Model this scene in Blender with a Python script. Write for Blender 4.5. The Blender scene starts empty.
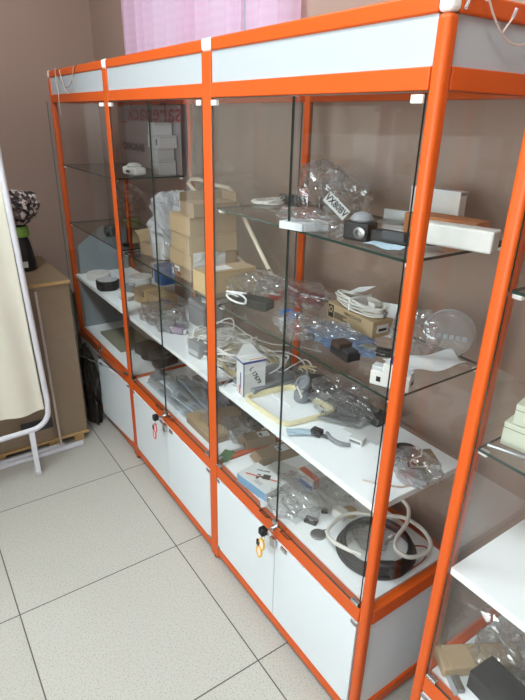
import bpy, math, random
from mathutils import Vector, Matrix, noise
R = random.Random(7)
PI = math.pi
COL = bpy.context.scene.collection

# ------------------------------------------------------------------ camera solution (metres)
CAM = Vector((0.6356, -0.7834, 1.6094))
MR = Vector((0.56353664, 0.82581089, 0.02151369))
MD = Vector((0.3409295, -0.20877239, -0.91661397))
MF = Vector((-0.75245833, 0.52388021, -0.39919418))
FPX = 532.3

def ray(px, py):
    return MR * ((px - 262.5) / FPX) + MD * ((py - 350) / FPX) + MF

def on(px, py, z):
    """world point on the horizontal plane z behind picture point px, py"""
    d = ray(px, py); t = (z - CAM.z) / d.z
    return CAM + d * t

def aty(px, py, y):
    d = ray(px, py); t = (y - CAM.y) / d.y
    return CAM + d * t

# shelf heights
ZT, ZW, ZG2, ZG1 = 0.456, 0.775, 1.066, 1.366

# ------------------------------------------------------------------ materials
MATS = {}
def nodes(name):
    m = bpy.data.materials.new(name); m.use_nodes = True
    nt = m.node_tree; nt.nodes.clear()
    return m, nt, nt.nodes, nt.links

def srgb(c):
    return tuple(((x / 255) / 12.92 if x / 255 <= .04045 else (((x / 255) + .055) / 1.055) ** 2.4) for x in c) + (1,)

def pbr(name, rgb, rough=.5, metal=0, var=.06, scale=30, bump=0, bscale=80, spec=.5, coat=0, alpha=None):
    m, nt, N, L = nodes(name)
    o = N.new('ShaderNodeOutputMaterial'); b = N.new('ShaderNodeBsdfPrincipled')
    tc = N.new('ShaderNodeTexCoord'); nz = N.new('ShaderNodeTexNoise'); nz.inputs['Scale'].default_value = scale
    nz.inputs['Detail'].default_value = 3
    mx = N.new('ShaderNodeMix'); mx.data_type = 'RGBA'
    c = srgb(rgb)
    mx.inputs[6].default_value = tuple(max(0, x * (1 - var)) for x in c[:3]) + (1,)
    mx.inputs[7].default_value = tuple(min(1, x * (1 + var)) for x in c[:3]) + (1,)
    L.new(tc.outputs['Object'], nz.inputs['Vector']); L.new(nz.outputs['Fac'], mx.inputs[0])
    L.new(mx.outputs[2], b.inputs['Base Color'])
    b.inputs['Roughness'].default_value = rough; b.inputs['Metallic'].default_value = metal
    b.inputs['Specular IOR Level'].default_value = spec; b.inputs['Coat Weight'].default_value = coat
    if bump:
        n2 = N.new('ShaderNodeTexNoise'); n2.inputs['Scale'].default_value = bscale; n2.inputs['Detail'].default_value = 4
        bp = N.new('ShaderNodeBump'); bp.inputs['Strength'].default_value = bump; bp.inputs['Distance'].default_value = .004
        L.new(tc.outputs['Object'], n2.inputs['Vector']); L.new(n2.outputs['Fac'], bp.inputs['Height'])
        L.new(bp.outputs['Normal'], b.inputs['Normal'])
    L.new(b.outputs[0], o.inputs[0])
    return m

def glassy(name, tint, haze=0.0, hazecol=(255, 255, 255), ior=1.45, rough=0.0, bump=0, bscale=60, boost=1.0):
    """clear sheet: transparent + Fresnel reflection, plus a little milky diffuse"""
    m, nt, N, L = nodes(name)
    o = N.new('ShaderNodeOutputMaterial'); t = N.new('ShaderNodeBsdfTransparent'); g = N.new('ShaderNodeBsdfGlossy')
    t.inputs[0].default_value = tuple(tint) + (1,); g.inputs['Roughness'].default_value = rough
    fr = N.new('ShaderNodeFresnel'); geo = N.new('ShaderNodeNewGeometry')   # same reflectance entering and leaving the sheet
    mr = N.new('ShaderNodeMapRange'); mr.inputs['To Min'].default_value = ior; mr.inputs['To Max'].default_value = 1 / ior
    L.new(geo.outputs['Backfacing'], mr.inputs['Value']); L.new(mr.outputs['Result'], fr.inputs['IOR'])
    ml = N.new('ShaderNodeMath'); ml.operation = 'MULTIPLY'; ml.inputs[1].default_value = boost; ml.use_clamp = True
    mix = N.new('ShaderNodeMixShader')
    L.new(fr.outputs[0], ml.inputs[0]); L.new(ml.outputs[0], mix.inputs[0])
    base = t.outputs[0]
    if haze:
        d = N.new('ShaderNodeBsdfDiffuse'); d.inputs[0].default_value = srgb(hazecol)
        tr = N.new('ShaderNodeBsdfTranslucent'); tr.inputs[0].default_value = srgb(hazecol)
        dm = N.new('ShaderNodeMixShader'); dm.inputs[0].default_value = .4
        L.new(d.outputs[0], dm.inputs[1]); L.new(tr.outputs[0], dm.inputs[2])
        hm = N.new('ShaderNodeMixShader'); hm.inputs[0].default_value = haze
        L.new(base, hm.inputs[1]); L.new(dm.outputs[0], hm.inputs[2]); base = hm.outputs[0]
    L.new(base, mix.inputs[1]); L.new(g.outputs[0], mix.inputs[2])
    if bump:
        tc = N.new('ShaderNodeTexCoord'); n2 = N.new('ShaderNodeTexNoise'); n2.inputs['Scale'].default_value = bscale
        n2.inputs['Detail'].default_value = 5
        bp = N.new('ShaderNodeBump'); bp.inputs['Strength'].default_value = bump; bp.inputs['Distance'].default_value = .006
        L.new(tc.outputs['Object'], n2.inputs['Vector']); L.new(n2.outputs['Fac'], bp.inputs['Height'])
        L.new(bp.outputs['Normal'], g.inputs['Normal'])
    L.new(mix.outputs[0], o.inputs[0])
    return m

M = dict(
    orange=pbr('orange_profile', (203, 84, 22), .44, var=.03, scale=8, spec=.35),
    white=pbr('white_board', (212, 218, 220), .45, var=.015, scale=5),
    fascia=pbr('fascia_darkened_white', (176, 182, 184), .5, var=.015, scale=5),  # panel white, darkened in the colour to offset strong lamp light
    cap=pbr('white_cap', (235, 232, 226), .4),
    shelf=pbr('white_shelf_board', (246, 250, 250), .4, var=.02, scale=6),
    glass=glassy('clear_glass', (.988, .993, .99), ior=1.43),
    gedge=pbr('glass_edge', (38, 58, 52), .15),
    gedge2=pbr('pale_glass_edge', (96, 112, 104), .15),
    chrome=pbr('chrome', (200, 200, 200), .22, metal=1, var=.03),
    steel=pbr('steel', (150, 150, 148), .35, metal=.9),
    black=pbr('black_plastic', (12, 12, 13), .45),
    black2=pbr('matt_black', (15, 15, 16), .75),
    dgrey=pbr('dark_grey_plastic', (50, 51, 54), .5),
    grey=pbr('grey_plastic', (128, 130, 134), .5),
    lgrey=pbr('light_grey_plastic', (188, 190, 190), .5),
    whitep=pbr('white_plastic', (214, 213, 206), .42),
    cream=pbr('cream_plastic', (226, 216, 176), .45),
    cream2=pbr('cream_tube', (222, 210, 186), .4),
    cable=pbr('white_cable', (214, 211, 202), .45),
    cablew=pbr('bright_white_cable', (236, 236, 234), .4),
    cabley=pbr('aged_cable', (205, 190, 150), .5),
    cardb=pbr('cardboard', (170, 146, 112), .8, var=.08, scale=25, bump=.1, bscale=120),
    cardd=pbr('dark_cardboard', (140, 118, 92), .85, var=.08, scale=25),
    cardy=pbr('yellow_cardboard', (196, 168, 120), .8, var=.06),
    cardt=pbr('tan_orange_cardboard', (202, 132, 84), .8, var=.06),
    paper=pbr('white_paper', (212, 214, 212), .7, var=.03),
    paperg=pbr('grey_paper', (146, 147, 146), .7, var=.08, scale=60),
    paperb=pbr('pale_blue_paper', (178, 202, 216), .6),
    blue=pbr('blue_print', (40, 98, 168), .5),
    lblue=pbr('light_blue_print', (106, 160, 196), .5),
    navy=pbr('navy_print', (44, 58, 128), .5),
    red=pbr('red_print', (158, 32, 34), .5),
    dred=pbr('dark_red_print', (122, 38, 40), .6),
    orangep=pbr('orange_print', (206, 96, 62), .5),
    ink=pbr('black_ink', (26, 24, 26), .7),
    inkg=pbr('faint_grey_ink', (110, 108, 104), .7),
    green=pbr('green_card', (70, 122, 64), .5, var=.2, scale=90),
    greenb=pbr('green_band', (116, 154, 62), .6),
    dgreen=pbr('dull_green', (134, 134, 112), .7),
    boxgreen=pbr('pale_green_card', (200, 204, 184), .7),
    yellowtag=pbr('yellow_tag', (226, 172, 48), .35),
    pinktag=pbr('pink_tag', (196, 96, 104), .35),
    tagpaper=pbr('tag_paper', (236, 214, 208), .6),
    purple=pbr('mauve_plastic', (158, 142, 156), .5),
    bag=glassy('clear_bag_film', (.975, .975, .975), haze=.075, ior=1.55, rough=.05, boost=2.6),
    blister=glassy('blister_plastic', (.98, .985, .985), haze=.32, hazecol=(230, 236, 240), ior=1.5, rough=.08, boost=1.8),
    stripc=pbr('pale_blue_strip', (186, 200, 208), .4, var=.1, scale=40),
    bluegrey=pbr('blue_grey_plastic', (138, 148, 152), .5, var=.12, scale=6),
    reflfilm=glassy('reflection_film', (.95, .95, .95), haze=.38, hazecol=(222, 216, 214), ior=1.4, rough=.2),  # milky film that carries the painted reflection
    bagw=glassy('milky_bag_film', (.9, .9, .9), haze=.5, hazecol=(240, 242, 244), ior=1.5, rough=.2, bump=.5, bscale=45, boost=1.4),
    bagb=glassy('blue_bag_film', (.62, .75, .92), haze=.4, hazecol=(150, 180, 216), ior=1.5, rough=.2, bump=.5, boost=1.4),
    bagd=glassy('dark_bag_film', (.55, .54, .52), haze=.22, hazecol=(104, 98, 92), ior=1.5, rough=.2, bump=.6, boost=1.6),
    clearp=glassy('clear_plastic', (.97, .98, .98), haze=.14, ior=1.6, rough=.04, boost=1.8),
    frost=glassy('frosted_plastic', (.92, .93, .94), haze=.5, hazecol=(216, 222, 226), ior=1.5, rough=.25),
    cloth=pbr('cream_cloth', (226, 222, 206), .85, var=.03, scale=12, bump=.3, bscale=14),
    tubew=pbr('white_painted_tube', (214, 214, 220), .35),
    polep=pbr('pinkish_pole', (188, 172, 164), .45),
    wood=pbr('pale_wood', (176, 144, 96), .8, var=.12, scale=30),
    film=glassy('stretch_film', (.96, .95, .94), haze=.06, hazecol=(200, 186, 160), ior=1.5, rough=.08, bump=1.0, bscale=22, boost=1.8),
    wirec=pbr('thin_clear_wire', (206, 186, 172), .4),
    wired=pbr('thin_dark_wire', (70, 56, 50), .5),
    wirer=pbr('red_wire', (140, 52, 48), .5),
)

def wall_mat(name, rgb):
    return pbr(name, rgb, .75, var=.035, scale=2.2, bump=.12, bscale=60)
M['wall'] = wall_mat('pink_beige_paint', (163, 137, 123))
M['ceil'] = pbr('ceiling_white', (225, 222, 216), .9)

def tile_mat():
    m, nt, N, L = nodes('floor_tiles')
    o = N.new('ShaderNodeOutputMaterial'); b = N.new('ShaderNodeBsdfPrincipled')
    tc = N.new('ShaderNodeTexCoord'); mp = N.new('ShaderNodeMapping')
    mp.inputs['Location'].default_value = (1.5262 + .6 * 20, .1022 + .6 * 20, 0)
    br = N.new('ShaderNodeTexBrick'); br.offset = 0; br.squash = 1
    br.inputs['Scale'].default_value = 1; br.inputs['Brick Width'].default_value = .6; br.inputs['Row Height'].default_value = .6
    br.inputs['Mortar Size'].default_value = .0022; br.inputs['Mortar Smooth'].default_value = .1
    br.inputs['Color1'].default_value = srgb((183, 181, 172)); br.inputs['Color2'].default_value = srgb((187, 185, 176))
    br.inputs['Mortar'].default_value = srgb((84, 78, 70))
    n1 = N.new('ShaderNodeTexNoise'); n1.inputs['Scale'].default_value = 190; n1.inputs['Detail'].default_value = 2
    r1 = N.new('ShaderNodeValToRGB'); r1.color_ramp.elements[0].position = .36; r1.color_ramp.elements[0].color = (.72, .7, .66, 1)
    r1.color_ramp.elements[1].position = .47; r1.color_ramp.elements[1].color = (1, 1, 1, 1)
    n2 = N.new('ShaderNodeTexNoise'); n2.inputs['Scale'].default_value = 3; n2.inputs['Detail'].default_value = 4
    r2 = N.new('ShaderNodeValToRGB'); r2.color_ramp.elements[0].color = (.93, .92, .9, 1); r2.color_ramp.elements[1].color = (1, 1, 1, 1)
    m1 = N.new('ShaderNodeMix'); m1.data_type = 'RGBA'; m1.blend_type = 'MULTIPLY'; m1.inputs[0].default_value = .8
    m2 = N.new('ShaderNodeMix'); m2.data_type = 'RGBA'; m2.blend_type = 'MULTIPLY'; m2.inputs[0].default_value = 1
    L.new(tc.outputs['Object'], mp.inputs[0]); L.new(mp.outputs[0], br.inputs[0])
    L.new(tc.outputs['Object'], n1.inputs[0]); L.new(n1.outputs[0], r1.inputs[0])
    L.new(tc.outputs['Object'], n2.inputs[0]); L.new(n2.outputs[0], r2.inputs[0])
    L.new(br.outputs[0], m1.inputs[6]); L.new(r1.outputs[0], m1.inputs[7])
    L.new(m1.outputs[2], m2.inputs[6]); L.new(r2.outputs[0], m2.inputs[7])
    L.new(m2.outputs[2], b.inputs['Base Color']); b.inputs['Roughness'].default_value = .38
    bp = N.new('ShaderNodeBump'); bp.inputs['Strength'].default_value = .4; bp.inputs['Distance'].default_value = .002; bp.invert = True
    L.new(br.outputs['Fac'], bp.inputs['Height']); L.new(bp.outputs[0], b.inputs['Normal'])
    L.new(b.outputs[0], o.inputs[0])
    return m
M['tile'] = tile_mat()

def curtain_mat():
    m, nt, N, L = nodes('pink_curtain')
    o = N.new('ShaderNodeOutputMaterial'); d = N.new('ShaderNodeBsdfDiffuse'); t = N.new('ShaderNodeBsdfTranslucent')
    tc = N.new('ShaderNodeTexCoord'); wv = N.new('ShaderNodeTexWave'); wv.bands_direction = 'Z'
    wv.inputs['Scale'].default_value = 9; wv.inputs['Distortion'].default_value = 2
    rp = N.new('ShaderNodeValToRGB'); rp.color_ramp.elements[0].color = srgb((240, 204, 226)); rp.color_ramp.elements[1].color = srgb((242, 210, 230))
    L.new(tc.outputs['Object'], wv.inputs[0]); L.new(wv.outputs['Fac'], rp.inputs[0])
    L.new(rp.outputs[0], d.inputs[0]); L.new(rp.outputs[0], t.inputs[0])
    mx = N.new('ShaderNodeMixShader'); mx.inputs[0].default_value = .6
    L.new(d.outputs[0], mx.inputs[1]); L.new(t.outputs[0], mx.inputs[2])
    tr = N.new('ShaderNodeBsdfTransparent'); m2 = N.new('ShaderNodeMixShader'); m2.inputs[0].default_value = .12
    L.new(mx.outputs[0], m2.inputs[1]); L.new(tr.outputs[0], m2.inputs[2]); L.new(m2.outputs[0], o.inputs[0])
    return m
M['curtain'] = curtain_mat()

def emit_mat(name, col, s):
    m, nt, N, L = nodes(name)
    o = N.new('ShaderNodeOutputMaterial'); e = N.new('ShaderNodeEmission'); e.inputs[0].default_value = tuple(col) + (1,)
    e.inputs[1].default_value = s; L.new(e.outputs[0], o.inputs[0]); return m
M['lamp'] = emit_mat('lamp_diffuser', (.86, .95, 1), 21)

def camo_mat():
    m, nt, N, L = nodes('patterned_cloth')
    o = N.new('ShaderNodeOutputMaterial'); b = N.new('ShaderNodeBsdfPrincipled')
    tc = N.new('ShaderNodeTexCoord'); v = N.new('ShaderNodeTexVoronoi'); v.inputs['Scale'].default_value = 62
    rp = N.new('ShaderNodeValToRGB'); rp.color_ramp.interpolation = 'CONSTANT'
    rp.color_ramp.elements[0].color = srgb((44, 38, 38)); e = rp.color_ramp.elements[1]; e.position = .4; e.color = srgb((198, 184, 180))
    e = rp.color_ramp.elements.new(.62); e.color = srgb((92, 76, 72))
    L.new(tc.outputs['Object'], v.inputs[0]); L.new(v.outputs['Color'], rp.inputs[0]); L.new(rp.outputs[0], b.inputs['Base Color'])
    b.inputs['Roughness'].default_value = .8; L.new(b.outputs[0], o.inputs[0]); return m
M['camo'] = camo_mat()

def bubble_mat():
    m = glassy('bubble_wrap', (.86, .87, .87), haze=.45, hazecol=(225, 228, 228), ior=1.5, rough=.1, boost=1.6)
    nt = m.node_tree; N = nt.nodes; L = nt.links
    g = [n for n in N if n.type == 'BSDF_GLOSSY'][0]
    tc = N.new('ShaderNodeTexCoord'); v = N.new('ShaderNodeTexVoronoi'); v.inputs['Scale'].default_value = 110; v.inputs['Randomness'].default_value = .2
    bp = N.new('ShaderNodeBump'); bp.invert = True; bp.inputs['Distance'].default_value = .004
    L.new(tc.outputs['Object'], v.inputs[0]); L.new(v.outputs['Distance'], bp.inputs['Height']); L.new(bp.outputs[0], g.inputs['Normal'])
    for n in N:
        if n.type in ('BSDF_DIFFUSE',): L.new(bp.outputs[0], n.inputs['Normal'])
    return m
M['bubble'] = bubble_mat()

# ------------------------------------------------------------------ mesh helper
class G:
    def __init__(s): s.v = []; s.f = []; s.m = []; s.X = None
    def at(s, mat): s.X = mat; return s
    def add(s, vs, fs, mi=0):
        b = len(s.v)
        for p in vs:
            p = Vector(p)
            s.v.append(tuple(s.X @ p) if s.X else tuple(p))
        for f in fs: s.f.append(tuple(b + i for i in f)); s.m.append(mi)
        return s
    def box(s, x0, y0, z0, x1, y1, z1, mi=0, side=None):
        x0, x1 = min(x0, x1), max(x0, x1); y0, y1 = min(y0, y1), max(y0, y1); z0, z1 = min(z0, z1), max(z0, z1)
        vs = [(x0, y0, z0), (x1, y0, z0), (x1, y1, z0), (x0, y1, z0), (x0, y0, z1), (x1, y0, z1), (x1, y1, z1), (x0, y1, z1)]
        fs = [(0, 3, 2, 1), (4, 5, 6, 7), (0, 1, 5, 4), (1, 2, 6, 5), (2, 3, 7, 6), (3, 0, 4, 7)]
        if side is None: return s.add(vs, fs, mi)
        # thin axis keeps mi; the other faces take material 'side'
        d = [x1 - x0, y1 - y0, z1 - z0]; ax = d.index(min(d))
        big = {2: (0, 1), 1: (2, 4), 0: (3, 5)}[ax]
        b = len(s.v)
        for p in vs: s.v.append(tuple(s.X @ Vector(p)) if s.X else p)
        for i, f in enumerate(fs): s.f.append(tuple(b + k for k in f)); s.m.append(mi if i in big else side)
        return s
    def lathe(s, prof, n=24, mi=0, c=(0, 0, 0)):
        vs = []; fs = []
        for r, z in prof:
            for k in range(n):
                a = 2 * PI * k / n; vs.append((c[0] + r * math.cos(a), c[1] + r * math.sin(a), c[2] + z))
        for i in range(len(prof) - 1):
            for k in range(n):
                a = i * n + k; b = i * n + (k + 1) % n; fs.append((a, b, b + n, a + n))
        fs.append(tuple(reversed(range(n)))); fs.append(tuple(range((len(prof) - 1) * n, len(prof) * n)))
        return s.add(vs, fs, mi)
    def cyl(s, p, q, r, r2=None, n=16, mi=0):
        p = Vector(p); q = Vector(q); d = (q - p)
        return s.tube([p, q], r, n=n, mi=mi, r2=r2)
    def tube(s, pts, r, n=7, closed=False, mi=0, r2=None, flat=1.0):
        pts = [Vector(p) for p in pts]; K = len(pts); vs = []; fs = []
        up = Vector((0, 0, 1)); prev = None
        for i, p in enumerate(pts):
            a = pts[i - 1] if (i or closed) else pts[0]; b = pts[(i + 1) % K] if (i < K - 1 or closed) else pts[-1]
            t = (b - a)
            t = t.normalized() if t.length > 1e-9 else Vector((0, 0, 1))
            if prev is None:
                u = t.cross(up)
                if u.length < .1: u = t.cross(Vector((1, 0, 0)))
            else: u = prev - t * prev.dot(t)
            u.normalize(); prev = u; w = t.cross(u)
            rr = r if r2 is None else r + (r2 - r) * i / (K - 1)
            for k in range(n):
                an = 2 * PI * k / n; vs.append(p + u * (rr * math.cos(an)) + w * (rr * flat * math.sin(an)))
        for i in range(K if closed else K - 1):
            j = (i + 1) % K
            for k in range(n): fs.append((i * n + k, i * n + (k + 1) % n, j * n + (k + 1) % n, j * n + k))
        if not closed: fs.append(tuple(reversed(range(n)))); fs.append(tuple(range((K - 1) * n, K * n)))
        return s.add(vs, fs, mi)
    def prism(s, poly, z0, z1, mi=0):
        n = len(poly)
        vs = [(x, y, z0) for x, y in poly] + [(x, y, z1) for x, y in poly]
        fs = [tuple(reversed(range(n))), tuple(range(n, 2 * n))] + [(i, (i + 1) % n, (i + 1) % n + n, i + n) for i in range(n)]
        return s.add(vs, fs, mi)
    def sheet(s, fn, nu, nv, th=.0006, mi=0):
        vs = []; fs = []
        for side in (0, 1):
            for j in range(nv + 1):
                for i in range(nu + 1):
                    p = Vector(fn(i / nu, j / nv)); vs.append((p.x, p.y, p.z + th * side) if th else p)
        W = nu + 1; O = W * (nv + 1)
        for j in range(nv):
            for i in range(nu):
                a = j * W + i; fs.append((a, a + W, a + W + 1, a + 1)); fs.append((O + a, O + a + 1, O + a + W + 1, O + a + W))
        for i in range(nu):
            fs.append((i, i + 1, O + i + 1, O + i)); b = nv * W + i; fs.append((b + 1, b, O + b, O + b + 1))
        for j in range(nv):
            a = j * W; fs.append((a + W, a, O + a, O + a + W)); b = j * W + nu; fs.append((b, b + W, O + b + W, O + b))
        return s.add(vs, fs, mi)
    def build(s, name, mats, parent=None, bevel=0, smooth=False, seg=2):
        me = bpy.data.meshes.new(name); me.from_pydata(s.v, [], s.f); me.update()
        if not isinstance(mats, (list, tuple)): mats = [mats]
        for m in mats: me.materials.append(M[m] if isinstance(m, str) else m)
        for p, mi in zip(me.polygons, s.m): p.material_index = mi; p.use_smooth = smooth
        if smooth:
            try: me.set_sharp_from_angle(angle=math.radians(42))
            except Exception: pass
        o = bpy.data.objects.new(name, me); COL.objects.link(o)
        if parent: o.parent = parent
        if bevel:
            b = o.modifiers.new('bevel', 'BEVEL'); b.width = bevel; b.segments = seg; b.limit_method = 'ANGLE'
            b.use_clamp_overlap = True
        return o

def tag(o, label, cat, group=None, kind=None):
    o['label'] = label; o['category'] = cat
    if group: o['group'] = group
    if kind: o['kind'] = kind
    return o

def thing(name, label, cat, loc=(0, 0, 0), rz=0, group=None):
    o = bpy.data.objects.new(name, None); COL.objects.link(o); o.empty_display_size = .02
    o.location = loc; o.rotation_euler = (0, 0, rz)
    return tag(o, label, cat, group)

def struct(name, g, mat, parent=None, **k):
    o = g.build(name, mat, parent, **k)
    if not parent: o['kind'] = 'structure'
    return o

def lettering(text, size, mat, parent, loc, rot=(0, 0, 0), name='lettering', ext=.0002, sx=1.0, shear=0, bold=0):
    cu = bpy.data.curves.new(name, 'FONT'); cu.body = text; cu.size = size; cu.extrude = ext
    cu.align_x = 'CENTER'; cu.align_y = 'CENTER'; cu.shear = shear; cu.offset = bold; cu.resolution_u = 2
    tmp = bpy.data.objects.new('tmp', cu); COL.objects.link(tmp)
    dg = bpy.context.evaluated_depsgraph_get(); me = bpy.data.meshes.new_from_object(tmp.evaluated_get(dg))
    bpy.data.objects.remove(tmp); bpy.data.curves.remove(cu)
    me.materials.clear(); me.materials.append(M[mat])
    me.name = name
    o = bpy.data.objects.new(name, me); COL.objects.link(o); o.parent = parent
    o.location = loc; o.rotation_euler = rot; o.scale = (sx, 1, 1)
    return o

# ================================================================== SETTING
XL, XR, YB, YF, ZC = -3.05, 2.3, .46, -2.45, 3.15
struct('floor', G().box(XL - .1, YF - .1, -.05, XR + .1, YB + .1, 0), 'tile')
struct('ceiling', G().box(XL - .1, YF - .1, ZC, XR + .1, YB + .1, ZC + .08), 'ceil')
struct('wall_left', G().box(XL - .1, YF, 0, XL, YB, ZC), 'wall')
struct('wall_right', G().box(XR, YF, 0, XR + .1, YB, ZC), 'wall')
VX0, VX1, VZ0, VZ1 = -1.1, 1.5, .85, 2.35
gb = G()
gb.box(XL - .1, YF - .12, 0, XR + .1, YF, VZ0); gb.box(XL - .1, YF - .12, VZ1, XR + .1, YF, ZC)
gb.box(XL - .1, YF - .12, VZ0, VX0, YF, VZ1); gb.box(VX1, YF - .12, VZ0, XR + .1, YF, VZ1)
struct('wall_front', gb, 'wall')
g = G(); y = YF - .09
for a, b in ((VX0, VX0 + .05), (VX1 - .05, VX1), (VX0 + 1.25, VX0 + 1.31)): g.box(a, y, VZ0, b, y + .05, VZ1)
g.box(VX0, y, VZ0, VX1, y + .05, VZ0 + .05); g.box(VX0, y, VZ1 - .05, VX1, y + .05, VZ1)
w2 = struct('fill_window', g, 'whitep')  # added window behind the camera, unseen, for frontal fill light
G().box(VX0 + .05, y + .02, VZ0 + .05, VX1 - .05, y + .026, VZ1 - .05).build('pane', 'glass', w2)
WX0, WX1, WZ0, WZ1 = -2.42, -1.02, 1.74, 2.62
gb = G()
gb.box(XL - .1, YB, 0, XR + .1, YB + .12, WZ0); gb.box(XL - .1, YB, WZ1, XR + .1, YB + .12, ZC)
gb.box(XL - .1, YB, WZ0, WX0, YB + .12, WZ1); gb.box(WX1, YB, WZ0, XR + .1, YB + .12, WZ1)
struct('wall_back', gb, 'wall')
# vertical pipe chase in the left corner line
g = G(); y = YB + .05
for a, b, c, d in ((WX0, WX0 + .05, WZ0, WZ1), (WX1 - .05, WX1, WZ0, WZ1), ((WX0 + WX1) / 2 - .03, (WX0 + WX1) / 2 + .03, WZ0, WZ1)): g.box(a, y, c, b, y + .05, d)
g.box(WX0, y, WZ0, WX1, y + .05, WZ0 + .05); g.box(WX0, y, WZ1 - .05, WX1, y + .05, WZ1)
w1 = struct('window_1', g, 'whitep')
w1['kind'] = 'structure'
G().box(WX0 + .05, y + .02, WZ0 + .05, WX1 - .05, y + .026, WZ1 - .05).build('pane', 'glass', w1)

# ceiling lamps
def ceiling_lamp(x, y, lx, ly, label):
    t = thing('ceiling_light', label, 'ceiling light', (x, y, ZC))
    G().box(-lx / 2, -ly / 2, -.05, lx / 2, ly / 2, 0).build('housing', 'whitep', t, bevel=.004)
    G().box(-lx / 2 + .02, -ly / 2 + .02, -.056, lx / 2 - .02, ly / 2 - .02, -.0502).build('diffuser', 'lamp', t)
ceiling_lamp(-.9, -1.05, 1.2, .45, 'rectangular ceiling light above the aisle in front of the joined bays')
ceiling_lamp(.85, -1.05, 1.2, .45, 'rectangular ceiling light above the separate right-hand cabinet')

# curtain
def curt(u, v):
    x = -2.42 + u * 1.48
    ph = u * 84 + 6 * noise.noise(Vector((u * 4, 0, 8)))
    a = .020 + .014 * noise.noise(Vector((u * 7, 0, 3)))
    yy = .418 + a * math.sin(ph + 1.2 * noise.noise(Vector((u * 9, v, 0)))) - .004
    return (x, min(yy, .4575), 1.70 + v * 1.0)
g = G()
for seg0, seg1 in ((0, .80), (.808, 1)):
    def fn(u, v, a=seg0, b=seg1): return curt(a + (b - a) * u, v)
    vs = []; nu, nv = int(220 * (seg1 - seg0)), 10
    for j in range(nv + 1):
        for i in range(nu + 1): vs.append(fn(i / nu, j / nv))
    fs = [(j * (nu + 1) + i, j * (nu + 1) + i + 1, (j + 1) * (nu + 1) + i + 1, (j + 1) * (nu + 1) + i) for j in range(nv) for i in range(nu)]
    g.add(vs, fs)
ct = thing('curtain', 'sheer pale pink curtain hanging over the window behind the showcase', 'curtain', (0, 0, 0))
cp = g.build('drape', 'curtain', ct, smooth=True)
G().cyl((-2.5, .418, 2.71), (-.86, .418, 2.71), .008).build('curtain_rod', 'whitep', ct, smooth=True)

# ================================================================== SHOWCASE
PW = .027; D = .37
ZTOP = 1.80; ZA = 1.769; ZB = 1.694; ZCc = 1.658; ZD = .454; ZE = .4045; ZF = .071; ZG = .030

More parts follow.
